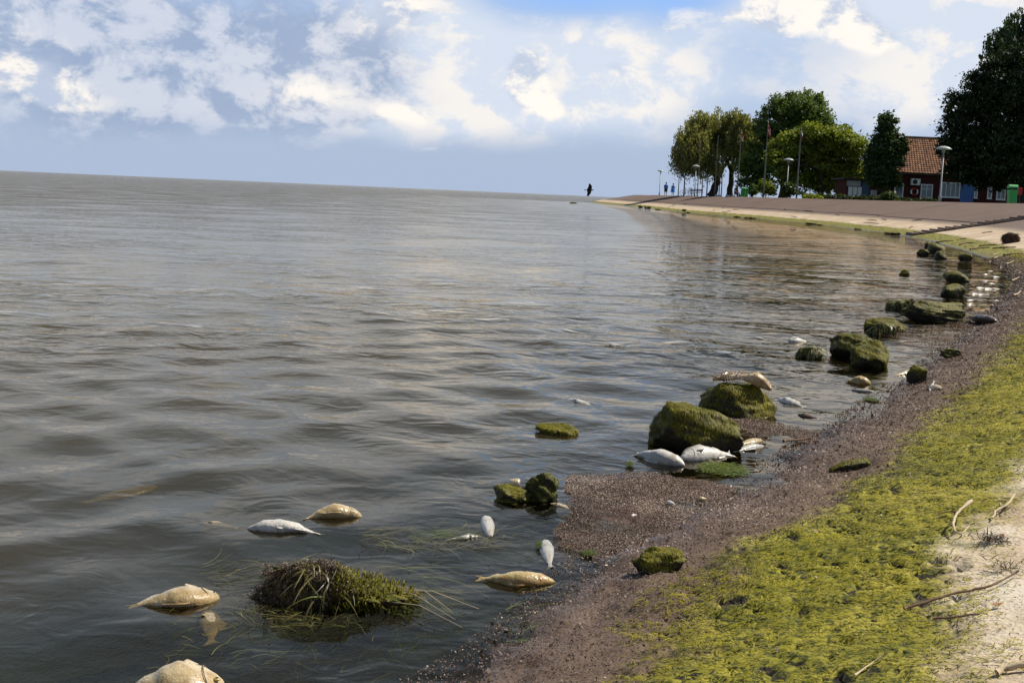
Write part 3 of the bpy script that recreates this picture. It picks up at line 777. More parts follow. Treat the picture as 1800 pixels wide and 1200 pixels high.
# lifebuoy hanging on the wall
cx, cz = hx(1604), hz(1604, 338)
lb = empty('lifebuoy', (cx, D-0.09, cz)); tag(lb, 'red and white ring lifebuoy hanging on the house wall', 'lifebuoy')
for j in range(4):
    a = np.linspace(j*math.pi/2+0.78, (j+1)*math.pi/2+0.78, 9)
    MB().tube([(0.30*math.cos(q), 0, 0.30*math.sin(q)) for q in a], [0.075]*9, 8).build('ring_segment', M['red_paint'] if j % 2 == 0 else M['white_cloth'], lb, True)
# annex to the left
xa, xb = hx(1488), hx(1566); an = empty('annex_shed', ((xa+xb)/2, D+0.5, z0)); tag(an, 'low flat roofed shed with white panels left of the house', 'shed')
ao = np.array(an.location); zt = hz(1525, 318)-z0; w = xb-xa
MB().box((0, 2, zt/2), (w, 4, zt)).build('wall', M['red_wall'], an)
MB().box((-0.1, 1.8, zt+0.07), (w+0.7, 4.8, 0.14)).build('roof', M['dark_trim'], an)
for i in range(3):
    q = hx(1491+i*8.2)-ao[0]; MB().box((q+0.2, -0.03, 0.75), (0.37, 0.05, 1.3)).build('white_panel', M['white_paint'], an)
MB().box((hx(1500)-ao[0], -0.03, 1.72), (1.25, 0.05, 0.5)).build('upper_panel', M['curtain'], an)
MB().box((hx(1521)-ao[0], -0.03, 1.0), (0.7, 0.05, 1.9)).build('side_door', M['dark_blue'], an)
MB().box((hx(1536)-ao[0], -0.03, 0.9), (0.6, 0.05, 0.55)).build('white_board', M['curtain'], an)

# ------------------------------------------------------------------ lamp posts, flagpoles, posts
def Dmin(px):
    """nearest distance in photo column px that is behind the crest"""
    ds = np.linspace(40, 230, 400); q = np.array([LP(px, d, 0)[:2] for d in ds]); s_ = sdist(q[:, 0], q[:, 1])
    return ds[np.where(s_ < CREST_S+0.8)[0][-1]] if (s_ < CREST_S+0.8).any() else 40
def lamp(px, py_top, py_base, label):
    D = max(3.75*F/(py_base-py_top), Dmin(px))
    b = LP(px, D, LZ); h = H+(horizon(px)-py_top)*D/F-LZ
    r = empty('street_lamp', b); tag(r, label, 'street lamp', 'lamp posts along the promenade')
    MB().lathe((0, 0, 0), [(0.10, 0), (0.10, 0.5), (0.06, 0.55), (0.05, h-0.45)], 10).build('post', M['grey_steel'], r, True)
    MB().lathe((0, 0, h-0.46), [(0.05, 0), (0.11, 0.05), (0.12, 0.16), (0.10, 0.26), (0.06, 0.30)], 12).build('lamp_body', M['grey_steel'], r, True)
    MB().lathe((0, 0, h-0.26), [(0.10, 0.0), (0.50, 0.04), (0.52, 0.07), (0.40, 0.17), (0.22, 0.24), (0.05, 0.27)], 20).build('lamp_shade', M['lamp_white'], r, True)
lamp(1158.5, 300, 342, 'farthest lamp post on open promenade left of the walking couple')
lamp(1220, 291.5, 344, 'lamp post in front of the willow trunks')
lamp(1381, 280, 347, 'lamp post standing before the dark tree and maple')
lamp(1650, 259.5, 358, 'nearest and tallest lamp post, in front of the house roof')
def flagpole(px, py_top, py_base, label, flag=None):
    D = Dmin(px)+1.5
    b = LP(px, D, LZ); h = H+(horizon(px)-py_top)*D/F-LZ
    r = empty('flagpole', b); tag(r, label, 'flagpole', 'flagpoles on the promenade')
    MB().lathe((0, 0, 0), [(0.075, 0), (0.06, 1.2), (0.035, h-0.05), (0.05, h), (0.02, h+0.1)], 8).build('pole', M['pole_steel'], r, True)
    if flag:
        fo = empty('flag', (b[0], b[1], LZ+h)); tag(fo, flag[0], 'flag', 'flags hanging from the poles')
        ms = flag[1]; n = len(ms)
        for i, m_ in enumerate(ms):
            mb = MB(); xs = np.linspace(0.05, flag[2], 7); v = []
            for zz in (0, 1):
                for j, x in enumerate(xs):
                    v.append((x*0.32, 0.12*math.sin(j*1.3+i)*x, -0.08-(i+zz)*0.26-0.65*x))
            f = [(j, j+1, 7+j+1, 7+j) for j in range(6)]
            mb.add(v, f); oo = mb.build('flag_stripe', m_, fo, True)
            md = oo.modifiers.new('thickness', 'SOLIDIFY'); md.thickness = 0.012
flagpole(1191.5, 252, 342, 'leftmost flagpole at the left edge of the willow')
flagpole(1225, 253, 342, 'bare flagpole seen against the left willow crown')
flagpole(1255.5, 243, 341, 'bare flagpole beside the thick willow trunk')
flagpole(1295, 233, 340, 'flagpole between willow and dark tree with a red and white flag', ('limp red and white flag at the top of the pole between willow and dark tree', [M['red_paint'], M['white_cloth']], 0.9))
flagpole(1341, 220, 342, 'flagpole before the dark tree with a red flag', ('limp red and white striped flag before the dark tree', [M['red_paint'], M['white_cloth'], M['red_paint']], 0.8))
flagpole(1399, 230, 345, 'flagpole before the maple carrying a pale flag', ('small pale limp flag in front of the maple', [M['white_cloth'], M['red_paint']], 0.5))
for px, D, h, lb_ in ((1201.5, 160, 2.5, 'thick short post left of the parked bicycles'), (1233, 185, 3.0, 'first slender post left of the willow trunk'), (1241.5, 170, 3.0, 'darker slender post close to the thick willow trunk'),
                   (1263, 190, 3.2, 'thin post seen between the two willow trunks'), (1267, 180, 3.0, 'second thin post seen between the two willow trunks')):
    r = empty('post', LP(px, D, LZ)); tag(r, lb_, 'post', 'thin posts under the willows')
    MB().lathe((0, 0, 0), [(0.10, 0), (0.085, 0.4), (0.075, h)], 8).build('shaft', M['dark_steel'], r, True)
    MB().lathe((0, 0, h), [(0.09, 0), (0.11, 0.04), (0.04, 0.10)], 8).build('cap', M['dark_steel'], r, True)
# bins
def bin_(px, D, label, sc_=1.0):
    r = empty('litter_bin', LP(px, D, LZ)); tag(r, label, 'litter bin', 'green litter bins')
    w, d = 0.44*sc_, 0.38*sc_; h = 1.05*sc_
    v = []; f = []
    for z, a in ((0.12, 0.82), (0.5, 0.9), (0.80, 1.0)):
        v += [(-w/2*a, -d/2*a, z*h), (w/2*a, -d/2*a, z*h), (w/2*a, d/2*a, z*h), (-w/2*a, d/2*a, z*h)]
    f = [(3, 2, 1, 0)]+[(4*l+i, 4*l+(i+1) % 4, 4*l+4+(i+1) % 4, 4*l+4+i) for l in range(2) for i in range(4)]+[(8, 9, 10, 11)]
    MB().add(v, f).build('bin_body', M['bin_green'], r)
    mb = MB(); n = 9
    pr = [(-d/2*1.05*math.cos(a), 0.86*h+0.2*h*math.sin(a)) for a in np.linspace(0.15, math.pi, n)]
    v = [(-w/2*1.04, y, z) for y, z in pr]+[(w/2*1.04, y, z) for y, z in pr]
    f = [(i, i+1, n+i+1, n+i) for i in range(n-1)]+[tuple(range(n-1, -1, -1)), tuple(range(n, 2*n))]
    mb.add(v, f).build('hood', M['bin_green'], r)
    MB().box((0, -d/2*0.95, 0.85*h), (w*0.8, 0.06, 0.09*h)).build('opening', M['dark_trim'], r)
    MB().tube([(w*0.55, 0, 0), (w*0.55, 0, h*0.95)], [0.03, 0.03], 8).build('post', M['grey_steel'], r)
bin_(1776, 76, 'large bright green litter bin on a post at the right edge by the chestnut', 1.15)
bin_(1304.5, 136, 'first of the two small green bins under the willows, on the left', 1.0)
bin_(1309.5, 137, 'second of the two small green bins under the willows, on the right', 1.0)
r = empty('red_sign', LP(1789, 84, LZ)); tag(r, 'small red sign plate on a post behind the near green bin', 'sign')
MB().tube([(0, 0, 0), (0, 0, 1.25)], [0.03, 0.03], 8).build('post', M['dark_steel'], r)
MB().box((0, -0.04, 1.05), (0.30, 0.03, 0.50), 0.0, 0.15).build('plate', M['red_paint'], r)
# small white stones by the far kerb
for i, px in enumerate((1259, 1262.5, 1266, 1278, 1281.5, 1290)):
    q = LP(px, 141, LZ); mb = MB().lathe((0, 0, 0), [(0.14, 0), (0.17, 0.12), (0.12, 0.24), (0.03, 0.29)], 8)
    oo = mb.build('white_stone', M['white_cloth'], None, True); oo.location = Vector(q)
    tag(oo, 'small white painted kerb stone in front of the willow trunks', 'stone', 'white kerb stones under the willows')
# bicycles
def bicycle(px, D, rz, label):
    r = empty('bicycle', LP(px, D, LZ)); r.rotation_euler.z = rz; tag(r, label, 'bicycle', 'bicycles parked under the willow')
    for sx_ in (-0.52, 0.52):
        a = np.linspace(0, 2*math.pi, 21)
        wh = MB().tube([(sx_+0.33*math.cos(q), 0, 0.35+0.33*math.sin(q)) for q in a], [0.022]*21, 6, False).build('wheel', M['dark_steel'], r, True)
        mb = MB()
        for q in np.linspace(0, math.pi, 6, endpoint=False): mb.tube([(sx_-0.32*math.cos(q), 0, 0.35-0.32*math.sin(q)), (sx_+0.32*math.cos(q), 0, 0.35+0.32*math.sin(q))], [0.004, 0.004], 4)
        mb.build('spokes', M['grey_steel'], wh)
    mb = MB()
    for a, b in (((-0.52, 0.35), (-0.15, 0.8)), ((-0.52, 0.35), (-0.1, 0.3)), ((-0.1, 0.3), (-0.18, 0.9)), ((-0.1, 0.3), (0.36, 0.82)), ((-0.15, 0.8), (0.36, 0.85)), ((0.36, 0.95), (0.52, 0.35))):
        mb.tube([(a[0], 0, a[1]), (b[0], 0, b[1])], [0.022, 0.022], 6)
    mb.build('frame', M['grey_steel'], r)
    MB().box((-0.2, 0, 0.93), (0.26, 0.13, 0.06)).build('saddle', M['dark_trim'], r)
    MB().tube([(0.30, -0.28, 1.02), (0.38, -0.1, 1.0), (0.38, 0.1, 1.0), (0.30, 0.28, 1.02)], [0.015]*4, 6).build('handlebar', M['dark_steel'], r)
bicycle(1206, 153, 0.2, 'leftmost bicycle parked between the posts by the walking couple')
bicycle(1216, 150, -0.3, 'bicycle parked beside the lamp post before the willow')
# bench
r = empty('bench', LP(1224, 150, LZ)); tag(r, 'dark wooden bench in front of the thick willow trunk', 'bench')
for i in range(3): MB().box((0, -0.15+0.15*i, 0.45), (1.5, 0.12, 0.04)).build('seat_slat', M['bark'], r)
for i in range(2): MB().box((0, 0.24, 0.65+0.16*i), (1.5, 0.03, 0.11)).build('back_slat', M['bark'], r)
for x in (-0.6, 0.6): MB().box((x, 0, 0.21), (0.07, 0.4, 0.42)).box((x, 0.265, 0.55), (0.06, 0.02, 0.6)).build('leg', M['dark_steel'], r)

# ------------------------------------------------------------------ foreground materials
def algae_mat(name, stops, rough=0.55, spec=0.3, trans=0.25):
    m_, T, o = mat(name); v_ = T.attr('v')
    c = T.ramp(v_, stops)
    b = pbsdf(T, o, c, rough, None, spec)
    t = T.n('ShaderNodeBsdfTranslucent'); T.put(t.inputs[0], c)
    mx = T.n('ShaderNodeMixShader'); mx.inputs[0].default_value = trans
    T.link(b.outputs[0], mx.inputs[1]); T.link(t.outputs[0], mx.inputs[2]); T.link(mx.outputs[0], o.inputs[0]); return m_
M['algae'] = algae_mat('filament_algae', [(0.0, (0.040, 0.052, 0.006)), (0.35, (0.19, 0.188, 0.012)), (0.75, (0.40, 0.355, 0.022)), (1.0, (0.54, 0.47, 0.09))], 0.7, 0.2)
M['foam'] = algae_mat('foam_flecks', [(0.0, (0.22, 0.17, 0.13)), (1.0, (0.62, 0.56, 0.48))], 0.5, 0.4, 0.2)
M['muck'] = algae_mat('plant_debris', [(0.0, (0.045, 0.028, 0.020)), (0.4, (0.125, 0.080, 0.060)), (0.8, (0.23, 0.160, 0.125)), (1.0, (0.55, 0.45, 0.36))], 0.6, 0.3, 0.1)
M['moss'] = algae_mat('wet_moss', [(0.0, (0.016, 0.022, 0.004)), (0.5, (0.095, 0.098, 0.010)), (1.0, (0.30, 0.265, 0.028))], 0.7, 0.15, 0.15)
M['moss_dark'] = algae_mat('dark_wet_moss', [(0.0, (0.008, 0.012, 0.004)), (0.5, (0.030, 0.045, 0.008)), (1.0, (0.10, 0.115, 0.015))], 0.6, 0.2, 0.1)
M['weed'] = algae_mat('water_weed', [(0.0, (0.028, 0.016, 0.008)), (0.45, (0.10, 0.075, 0.025)), (0.75, (0.13, 0.15, 0.025)), (1.0, (0.34, 0.30, 0.12))], 0.4, 0.4, 0.2)
M['weed_green'] = algae_mat('green_weed', [(0.0, (0.05, 0.075, 0.010)), (1.0, (0.19, 0.24, 0.035))], 0.4, 0.4, 0.25)
M['root'] = algae_mat('brown_roots', [(0.0, (0.02, 0.012, 0.008)), (1.0, (0.11, 0.065, 0.04))], 0.8, 0.2, 0.0)
M['shred'] = algae_mat('dried_flesh', [(0.0, (0.20, 0.10, 0.06)), (0.5, (0.45, 0.30, 0.20)), (1.0, (0.62, 0.52, 0.40))], 0.6, 0.3, 0.15)
M['straw'] = simple('dry_reed', (0.46, 0.37, 0.24), 0.7, 0.35, 30, 0.3)
M['twig'] = simple('twig_bark', (0.16, 0.10, 0.06), 0.8, 0.4, 40, 0.2, bump=0.5)
M['leaf_dry'] = simple('dry_leaf', (0.30, 0.11, 0.035), 0.7, 0.4, 40)
def rock_mat():
    m_, T, o = mat('mossy_rock'); P = worldco(T)
    geo = T.n('ShaderNodeNewGeometry'); sx_ = T.n('ShaderNodeSeparateXYZ'); T.link(geo.outputs['Normal'], sx_.inputs[0])
    n = T.noise(P, 14, 6, 0.65); n2 = T.noise(P, 60, 4, 0.6)
    st_ = T.n('ShaderNodeMapping'); T.link(P, st_.inputs[0]); st_.inputs['Scale'].default_value = (1, 1, 0.22)
    n3 = T.noise(st_.outputs[0], 75, 4, 0.6)
    stone = T.mix(n, (0.014, 0.012, 0.008), (0.055, 0.047, 0.034))
    mo = T.mix(n3, (0.020, 0.024, 0.004), (0.21, 0.185, 0.018))
    f = T.m('ADD', T.m('MULTIPLY', sx_.outputs[2], 0.45), T.m('ADD', T.m('MULTIPLY', T.m('SUBTRACT', n, 0.5), 1.5), 0.12))
    c = T.mix(T.smooth(f, 0.05, 0.45), stone, mo)
    h = T.m('ADD', n3, T.m('MULTIPLY', n2, 0.6))
    pbsdf(T, o, c, T.smooth(n2, 0.3, 0.7, 0.35, 0.85), T.bump(h, 0.8, 0.012), 0.22); return m_
M['rock'] = rock_mat()
def fish_mat(name, belly, back, blotch, amount):
    m_, T, o = mat(name); P = objco(T); dv = T.attr('dv')
    n = T.noise(P, 30, 6, 0.7); n2 = T.noise(P, 11, 5, 0.65, 0.4); n3 = T.noise(P, 85, 4, 0.65); sc_ = T.voro(P, 190)
    c = T.mix(T.smooth(T.m('ADD', dv, T.m('MULTIPLY', T.m('SUBTRACT', n2, 0.5), 1.6)), -0.4, 0.9), belly, back)
    c = T.mix(T.m('MULTIPLY', T.smooth(n2, 0.46, 0.62), amount), c, blotch)
    c = T.mix(T.m('MULTIPLY', T.smooth(n, 0.52, 0.66), 0.6), c, tuple(x*0.45 for x in back))
    c = T.mix(T.m('MULTIPLY', T.smooth(n, 0.47, 0.36), 0.5), c, tuple(min(0.75, x*1.25) for x in belly))
    c = T.mix(T.m('MULTIPLY', T.smooth(n3, 0.60, 0.70), 0.6), c, (0.07, 0.055, 0.03))
    c = T.mix(T.m('MULTIPLY', T.smooth(sc_, 0.25, 0.6), 0.18), c, tuple(x*0.5 for x in back))
    pbsdf(T, o, c, T.smooth(n, 0.35, 0.65, 0.18, 0.45), T.bump(T.m('ADD', T.m('MULTIPLY', sc_, 0.4), T.m('ADD', n, T.m('MULTIPLY', n3, 0.3))), 0.45, 0.004), 0.5); return m_
FM = {'white': fish_mat('white_fish_skin', (0.66, 0.63, 0.57), (0.40, 0.39, 0.36), (0.48, 0.41, 0.28), 0.45),
      'cream': fish_mat('cream_fish_skin', (0.62, 0.52, 0.35), (0.40, 0.30, 0.15), (0.36, 0.23, 0.09), 0.7),
      'yellow': fish_mat('yellow_fish_skin', (0.55, 0.45, 0.24), (0.34, 0.25, 0.09), (0.46, 0.17, 0.03), 0.5),
      'pale': fish_mat('sunken_fish_skin', (0.42, 0.34, 0.22), (0.26, 0.20, 0.12), (0.3, 0.2, 0.1), 0.6),
      'brown': fish_mat('brown_fish_skin', (0.22, 0.16, 0.11), (0.07, 0.055, 0.045), (0.12, 0.07, 0.05), 0.5)}
M['eye'] = simple('fish_eye', (0.02, 0.02, 0.02), 0.15, 0.1)
M['eye_ring'] = simple('fish_eye_ring', (0.45, 0.35, 0.12), 0.3, 0.1)

# ------------------------------------------------------------------ ribbons and flakes
def ribbons(P, D_, N_, L, Wd, seg, arch, v, rs, bend=0.0):
    n = len(P); side = np.cross(D_, N_); side /= np.linalg.norm(side, axis=1)[:, None]+1e-9
    V = []; 
    for j in range(seg+1):
        t = j/seg; c = P+D_*(L*t)[:, None]+N_*(arch*np.sin(math.pi*min(t*1.05, 1)))[:, None]+side*(bend*L*t*t)[:, None]
        w = Wd*(1-0.85*t**1.5)
        V += [c-side*w[:, None]*0.5, c+side*w[:, None]*0.5]
    V = np.stack(V, 1).reshape(-1, 3); k_ = 2*(seg+1)
    b = np.arange(n)[:, None]*k_
    f = np.concatenate([b+np.array([2*j, 2*j+1, 2*j+3, 2*j+2]) for j in range(seg)], 0)
    return V, f, np.repeat(v, k_)
def flakes(P, size, v, rs, flat=0.5):
    n = len(P); nm = rs.normal(size=(n, 3))*flat+np.array([0, 0, 1.0]); nm /= np.linalg.norm(nm, axis=1)[:, None]
    a = rs.normal(size=(n, 3)); u = np.cross(nm, a); u /= np.linalg.norm(u, axis=1)[:, None]; w = np.cross(nm, u)
    s1 = size[:, None]; s2 = (size*rs.uniform(0.25, 0.8, n))[:, None]
    V = np.stack([P-u*s1, P+w*s2, P+u*s1, P-w*s2], 1).reshape(-1, 3)
    return V, np.arange(n*4).reshape(-1, 4), np.repeat(v, 4)
near_i = np.where((np.hypot(SHP[:, 0], SHP[:, 1]) < 30) & (SHP[:, 1] > 1.2))[0]
def scatter(n, slo, shi, seed, rmax=30, power=1.0):
    rs = np.random.RandomState(seed)
    idx = near_i[np.hypot(*SHP[near_i].T) < rmax]
    i = rs.choice(idx, n); s = slo+(shi-slo)*rs.rand(n)**power
    nxt = np.minimum(i+1, len(SHP)-1); q = rs.rand(n)[:, None]
    b = SHP[i]*(1-q)+SHP[nxt]*q; nn = SHN[i]
    p = b+nn*s[:, None]
    return p, s, nn, rs
# ------------------------------------------------------------------ algae mat
def algae():
    p, s, nn, rs = scatter(230000, 0.15, 1.3, 201)
    x, y = p.T
    edge = s+0.30*fbm(x*1.3, y*1.3, 4)+0.22*fbm(x*6, y*6, 3)
    hole = pits(x, y)
    keep = (edge > 0.33+0.16*rs.rand(len(s))) & (edge < 0.93+0.10*rs.rand(len(s))+0.25*(rs.rand(len(s)) < 0.12)) & (hole > -0.18+0.03*rs.normal(size=len(s)))
    p, s, nn, x, y, hole = p[keep], s[keep], nn[keep], x[keep], y[keep], hole[keep]; n = len(p)
    r = np.hypot(x, y)
    z = hs(x, y, s)+np.clip(hole+0.2, 0, 0.5)*0.012+0.002
    ang = 0.5+2.2*fbm(x*4, y*4, 2)+rs.normal(size=n)*0.8
    d = np.stack([-nn[:, 0]*np.cos(ang)+nn[:, 1]*np.sin(ang), -nn[:, 1]*np.cos(ang)-nn[:, 0]*np.sin(ang), -0.20+rs.normal(size=n)*0.06], 1)
    d /= np.linalg.norm(d, axis=1)[:, None]
    N_ = np.tile([0, 0, 1.0], (n, 1))+np.c_[-nn*0.2, np.zeros(n)]+rs.normal(size=(n, 3))*0.12
    L = rs.uniform(0.008, 0.024, n)*(0.6+0.13*r); Wd = rs.uniform(0.0012, 0.0030, n)*(0.6+0.22*r)
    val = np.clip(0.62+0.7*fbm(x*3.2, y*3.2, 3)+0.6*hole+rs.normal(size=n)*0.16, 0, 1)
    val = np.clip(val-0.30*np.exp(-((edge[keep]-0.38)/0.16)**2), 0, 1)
    V, f, vv = ribbons(np.c_[x, y, z], d, N_, L, Wd, 2, rs.uniform(0.0005, 0.003, n)*(0.7+0.06*r), val, rs, rs.normal(size=n)*0.35)
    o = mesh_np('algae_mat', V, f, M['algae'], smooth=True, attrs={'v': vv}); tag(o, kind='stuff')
    o['label'] = 'yellow green filament algae matted over the embankment'; print('algae', n)
algae()
# ------------------------------------------------------------------ brown plant debris
def inside(poly, X, Y):
    c = np.zeros(len(X), bool); n = len(poly)
    for i in range(n):
        x1_, y1_ = poly[i]; x2_, y2_ = poly[(i+1) % n]
        q = ((y1_ > Y) != (y2_ > Y)) & (X < (x2_-x1_)*(Y-y1_)/(y2_-y1_+1e-12)+x1_); c ^= q
    return c
def muck():
    p, s, nn, rs = scatter(200000, -0.10, 0.66, 202)
    x, y = p.T
    edge = s+0.28*fbm(x*1.3, y*1.3, 4)+0.18*fbm(x*6, y*6, 3)
    keep = (edge < 0.38+0.17*rs.normal(size=len(s))) & (edge > -0.14)
    p, s, x, y = p[keep], s[keep], x[keep], y[keep]; n = len(p); r = np.hypot(x, y)
    z = np.maximum(hs(x, y, s), -0.004)+rs.uniform(0.0005, 0.006, n)
    val = np.clip(0.50+0.5*fbm(x*3, y*3, 3)+rs.normal(size=n)*0.2, 0, 1); val[rs.rand(n) < 0.015] = 1; big = np.where(rs.rand(n) < 0.012, 2.6, 1.0)
    V, f, vv = flakes(np.c_[x, y, z+0.001*big], rs.uniform(0.0013, 0.0034, n)*(0.55+0.17*r)*big, val, rs, 0.6)
    o = mesh_np('plant_debris', V, f, M['muck'], smooth=False, attrs={'v': vv}); tag(o, kind='stuff'); print('muck', n)
    o['label'] = 'brown shredded plant debris washed up along the waterline'
muck()
def litter():
    p, s, nn, rs = scatter(40000, 0.35, 1.1, 207)
    x, y = p.T; k = fbm(x*2.2, y*2.2, 3) > -0.02+0.2*s-0.1+0.1*rs.normal(size=len(s)); p, s, x, y = p[k], s[k], x[k], y[k]; n = len(p); r = np.hypot(x, y)
    z = hs(x, y, s)+rs.uniform(0.004, 0.012, n)
    val = np.clip(0.4+rs.normal(size=n)*0.25, 0, 1); val[rs.rand(n) < 0.05] = 1
    V, f, vv = flakes(np.c_[x, y, z], rs.uniform(0.0012, 0.0032, n)*(0.55+0.17*r), val, rs, 0.6)
    o = mesh_np('plant_debris', V, f, M['muck'], smooth=False, attrs={'v': vv}); tag(o, kind='stuff'); o['label'] = 'brown debris crumbs scattered over the algae'
litter()
def raft(poly_px, n, seed, label, step=0.025, zamp=0.012, zoff=-0.010):
    poly = np.array([G(*q)[:2] for q in poly_px]); rs = np.random.RandomState(seed)
    lo, hi = poly.min(0)-0.1, poly.max(0)+0.1; sz = float(np.clip((hi-lo).min(), 0.4, 1.6))
    c = poly.mean(0)
    # fleecy sheet just at the surface
    gx, gy = np.meshgrid(np.arange(lo[0]-.1, hi[0]+.1, step), np.arange(lo[1]-.1, hi[1]+.1, step), indexing='ij')
    X, Y = gx.ravel(), gy.ravel()
    dd_ = np.full(len(X), 1e9)
    for i in range(len(poly)):
        a, b = poly[i], poly[(i+1) % len(poly)]; ab = b-a
        t = np.clip(((X-a[0])*ab[0]+(Y-a[1])*ab[1])/(ab@ab), 0, 1); dd_ = np.minimum(dd_, np.hypot(X-a[0]-ab[0]*t, Y-a[1]-ab[1]*t))
    sd = np.where(inside(poly, X, Y), dd_, -dd_)+0.12*sz*fbm(X*3/sz, Y*3/sz, 4)-0.04
    Z = np.clip(sd*0.12, -0.03, 0.006)+zamp*fbm(X*7, Y*7, 4)+zoff
    nt, ns = gx.shape; i = (np.arange(nt-1)[:, None]*ns+np.arange(ns-1)[None, :]).ravel()
    f = np.stack([i, i+1, i+ns+1, i+ns], 1)[:, ::-1]; f = f[(sd > -0.05)[f].any(1)]
    used = np.unique(f); mp_ = -np.ones(len(X), int); mp_[used] = np.arange(len(used))
    V0 = np.c_[X, Y, Z][used]; f0 = mp_[f]
    P = lo+(hi-lo)*rs.rand(n*4, 2); e = fbm(P[:, 0]*6, P[:, 1]*6, 3)
    wx = 0.22*sz*fbm(P[:, 0]*3/sz, P[:, 1]*3/sz, 4); wy = 0.22*sz*fbm(P[:, 0]*3/sz+31, P[:, 1]*3/sz, 4)
    k = inside(poly, P[:, 0]+wx, P[:, 1]+wy) & (e > -0.36+0.12*rs.normal(size=len(P))); P = P[k][:n]; m = len(P)
    z = np.maximum(0.004, zamp*fbm(P[:, 0]*7, P[:, 1]*7, 4)+0.003)+rs.uniform(0, 0.004, m)
    r = np.hypot(*P.T); val = np.clip(0.56+0.5*fbm(P[:, 0]*4, P[:, 1]*4, 3)+rs.normal(size=m)*0.2, 0, 1); val[rs.rand(m) < 0.02] = 1
    V1, f1, v1 = flakes(np.c_[P, z], rs.uniform(0.0010, 0.0026, m)*(0.6+0.15*r), val, rs, 0.45)
    o = mesh_np('floating_debris', np.concatenate([V0, V1]), np.concatenate([f0, f1+len(V0)]), M['muck'], smooth=False,
                attrs={'v': np.concatenate([0.35+0.4*fbm(V0[:, 0]*8, V0[:, 1]*8, 3), v1])})
    tag(o, kind='stuff'); o['label'] = label
raft([(1000, 845), (1060, 820), (1180, 832), (1260, 846), (1330, 858), (1300, 905), (1180, 960), (1060, 1000), (1005, 985), (985, 910)], 70000, 5, 'raft of brown plant debris floating in the small cove')
raft([(1030, 868), (1058, 860), (1075, 885), (1062, 920), (1040, 925), (1026, 895)], 2500, 15, 'patch of pale foam flecks on the debris raft', 0.03, 0.004, -0.02)
C.objects[-1].data.materials[0] = M['foam']
raft([(1262, 735), (1340, 738), (1400, 752), (1445, 768), (1430, 784), (1372, 772), (1310, 762), (1268, 752)], 14000, 6, 'brown plant debris gathered around the two big mossy rocks', 0.04)
raft([(1560, 585), (1640, 568), (1700, 556), (1752, 545), (1742, 572), (1690, 600), (1640, 612), (1590, 606)], 12000, 7, 'brown plant debris behind the far mossy rocks', 0.06)

